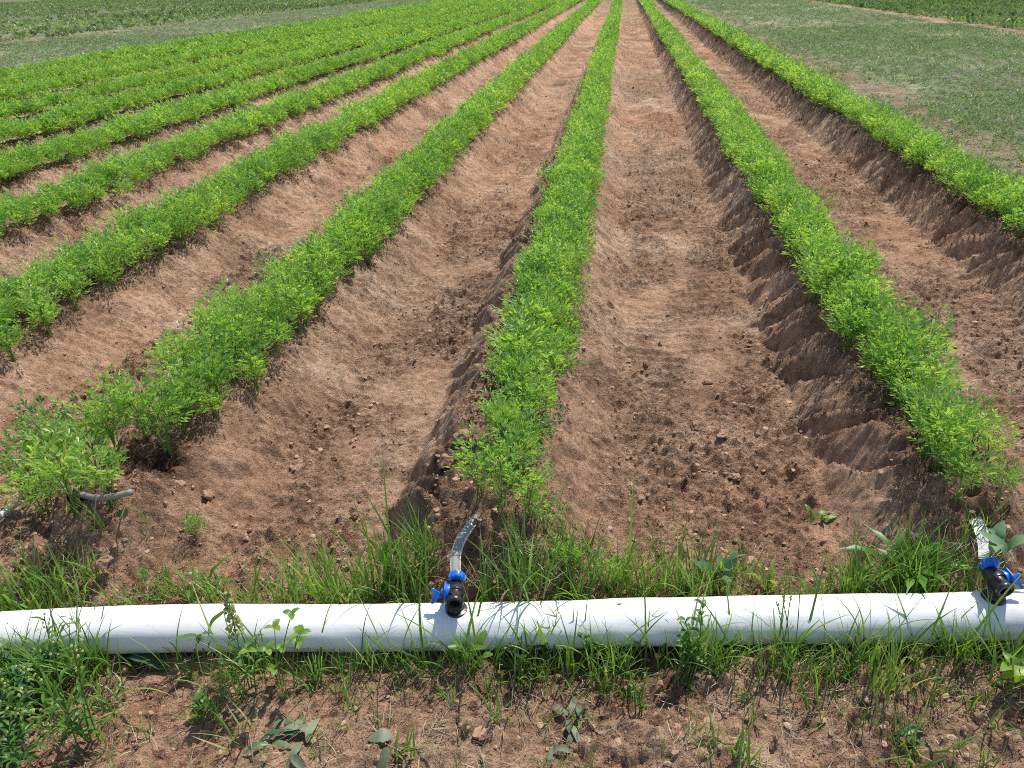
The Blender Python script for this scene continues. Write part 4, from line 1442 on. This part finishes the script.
CL = [clod(700 + i) for i in range(14)]
crumbs = Mass()
cand_x, cand_y = [], []
for x0, x1, y0, y1, n in ((-1.7, 1.5, 0.72, 1.6, 20000), (-2.5, 2.1, 1.6, 3.2, 30000), (-3.4, 2.2, 3.2, 6.5, 16000), (-5, 2.2, 6.5, 11, 5000)):
    cand_x.append(rng.uniform(x0, x1, n))
    cand_y.append(rng.uniform(y0, y1, n))
cx, cy = np.concatenate(cand_x), np.concatenate(cand_y)
ch, ci = ground_h(cx, cy, True)
keep = rng.random(len(cx)) < np.clip(ci['rough'] * 1.1 - 0.25 + 0.3 * ci['bankL'], 0.03, 1)
for i in np.nonzero(keep)[0]:
    s = 0.0016 + 0.0100 * rng.random() ** 10
    s *= 1.0 + 0.10 * max(cy[i] - 2, 0)
    crumbs.put(CL[rng.integers(14)], (cx[i], cy[i], ch[i] + s * 0.05), rng.uniform(0, 6.28), s, rng.normal(0.12, 0.14))
tag(link("soil_crumbs", crumbs.mesh("soil_crumbs", M_CLOD)), "loose crumbs of reddish soil scattered over furrows and banks", 'soil crumbs', None, 'stuff')
big = [
    (695, 428, 0.026, 'dark angular soil clod in the middle of the furrow right of the centre row'),
    (722, 436, 0.022, 'flat soil clod lying beside the dark angular one in the furrow'),
    (708, 384, 0.020, 'lumpy soil clod in the furrow, just up from the dark angular one'),
    (646, 365, 0.017, 'small round pale clod by the left side of the right hand furrow'),
    (630, 362, 0.015, 'darker clod touching the small round pale one'),
    (735, 478, 0.017, 'small clod in the furrow near the steep bank, below the flat clod'),
    (660, 345, 0.015, 'clod in the furrow up from the small round pale one'),
    (208, 497, 0.020, 'brown clod on the slope right of the drip tape'),
    (178, 487, 0.018, 'dark crumbly clod at the edge of the black hollow'),
    (335, 460, 0.012, 'grey clod on the open soil of the left furrow'),
    (445, 462, 0.030, 'large broken clod at the foot of the centre row bank'),
    (462, 440, 0.026, 'dark clod stuck in the bank beside the centre row'),
    (104, 562, 0.020, 'pale clod among grass behind the left part of the hose'),
    (355, 518, 0.016, 'clod in the mouth of the left furrow behind the tall grass'),
    (640, 500, 0.015, 'clod near the mouth of the right furrow below the centre row'),
    (915, 655, 0.018, 'clod in shade under the hose left of the second valve'),
    (980, 720, 0.020, 'clod on the bare soil in the bottom right corner'),
    (480, 735, 0.018, 'clod on the bare soil at the bottom beside dry grass'),
]
for i, (px, py, s, lab) in enumerate(big):
    V, Q, T, tn = clod(800 + i, 3)
    nz_ = fbm(V[:, 0] * 2 + i * 9, V[:, 1] * 2 + V[:, 2] * 1.7, 900, 3)[:, None]
    V = V * (1 + 0.35 * nz_)
    p = ground_px(px, py)
    me = make_mesh("soil_clod", V * s, [T], [M_CLOD], {'tone': np.full(len(V), 0.30 + 0.25 * ((i * 37) % 10) / 10)}, False)
    tag(link("soil_clod", me, None, (p[0], p[1], p[2] + s * 0.28), (0, 0, i * 1.1)), lab, 'clod')

# ------------------------------------------------------------------ beyond the carrot rows
def rosette(seed, n, L, w, lean, tone):
    r = np.random.default_rng(seed)
    g = Geo()
    for i in range(n):
        az = r.uniform(0, 6.28)
        le = lean * r.uniform(0.5, 1.3)
        d = np.array([math.cos(az) * math.sin(le), math.sin(az) * math.sin(le), math.cos(le)])
        b = np.array([r.normal(0, 0.3), r.normal(0, 0.3), 0]) * L + d * L * r.uniform(0, 0.6)
        diamond(g, b, d, r.normal(0, 1, 3), L * r.uniform(0.6, 1.2), w, np.clip(r.normal(tone, 0.18), 0, 1), 0.2)
    return g.arrays()


RS = [rosette(20 + i, 12, 0.042, 0.013, 1.0, 0.5) for i in range(8)]
RB = [rosette(40 + i, 18, 0.17, 0.065, 0.8, 0.5) for i in range(8)]
cover = Mass()
n = 0
for x0, x1, y0, y1, dens in ((2.35, 7.3, 3.0, 9, 330), (2.35, 7.3, 9, 20, 130), (2.35, 7.3, 20, 60, 36), (-17.3, -9.7, 8, 24, 90), (-17.3, -9.7, 24, 90, 22)):
    cnt = int((x1 - x0) * (y1 - y0) * dens)
    X, Y = rng.uniform(x0, x1, cnt), rng.uniform(y0, y1, cnt)
    den = fbm(X * 0.8, Y * 0.5, 401, 4)
    bare = np.exp(-((X - 2.75 - 0.25 * den) / 0.33) ** 2)
    px, py, pd = proj(np.stack([X, Y, X * 0 + 0.08], 1))
    ok = (px > -150) & (px < 1174) & (rng.random(cnt) < np.clip(0.85 - 0.8 * den - 0.55 * bare, 0.06, 1))
    Z = ground_h(X, Y)
    for i in np.nonzero(ok)[0]:
        sc_ = rng.uniform(0.5, 1.15) * (1 + 0.035 * max(Y[i] - 6, 0))
        cover.put(RS[rng.integers(8)], (X[i], Y[i], Z[i] - 0.004), rng.uniform(0, 6.28), sc_, rng.normal(0, 0.10) + (0.35 if rng.random() < 0.05 else 0), min(sc_, 1.6))
tag(link("ground_cover", cover.mesh("ground_cover", M_COVER)), "low grey green weeds carpeting the strips either side of the carrot rows", 'ground cover', None, 'stuff')
crop = Mass()
for x0, x1, y0, y1, rowsp, dy in ((7.9, 24, 12, 60, 0.62, 0.22), (-30, -17.9, 15, 60, 1.5, 0.55), (-34, -17.9, 60, 150, 1.1, 0.7), (-110, -34, 24, 160, 1.6, 0.9)):
    X0 = np.arange(x0, x1, rowsp)
    for xr in X0:
        Y = np.arange(y0, y1, dy)
        Y = Y + rng.uniform(-0.4, 0.4, len(Y)) * dy
        X = xr + rng.normal(0, 0.09, len(Y))
        px, py, pd = proj(np.stack([X, Y, X * 0 + 0.2], 1))
        gap = fbm(X * 0.35, Y * 0.2, 611, 3)
        ok = (px > -120) & (px < 1150) & (py > -40) & (rng.random(len(Y)) < 0.92)
        Z = np.full(len(Y), 0.06)
        for i in np.nonzero(ok)[0]:
            sc_ = rng.uniform(0.75, 1.2) * (1.0 if rowsp < 0.7 else 1.0 + 0.5 * (rowsp - 0.7))
            crop.put(RB[rng.integers(8)], (X[i], Y[i], Z[i]), rng.uniform(0, 6.28), sc_, rng.normal(0, 0.08) + 0.3 * gap[i], sc_ * (1 if dy < 0.4 else 0.9))
tag(link("far_crop", crop.mesh("far_crop", M_FARCROP)), "dark green leafy crop on the neighbouring plots along the top of the view", 'crop', None, 'stuff')
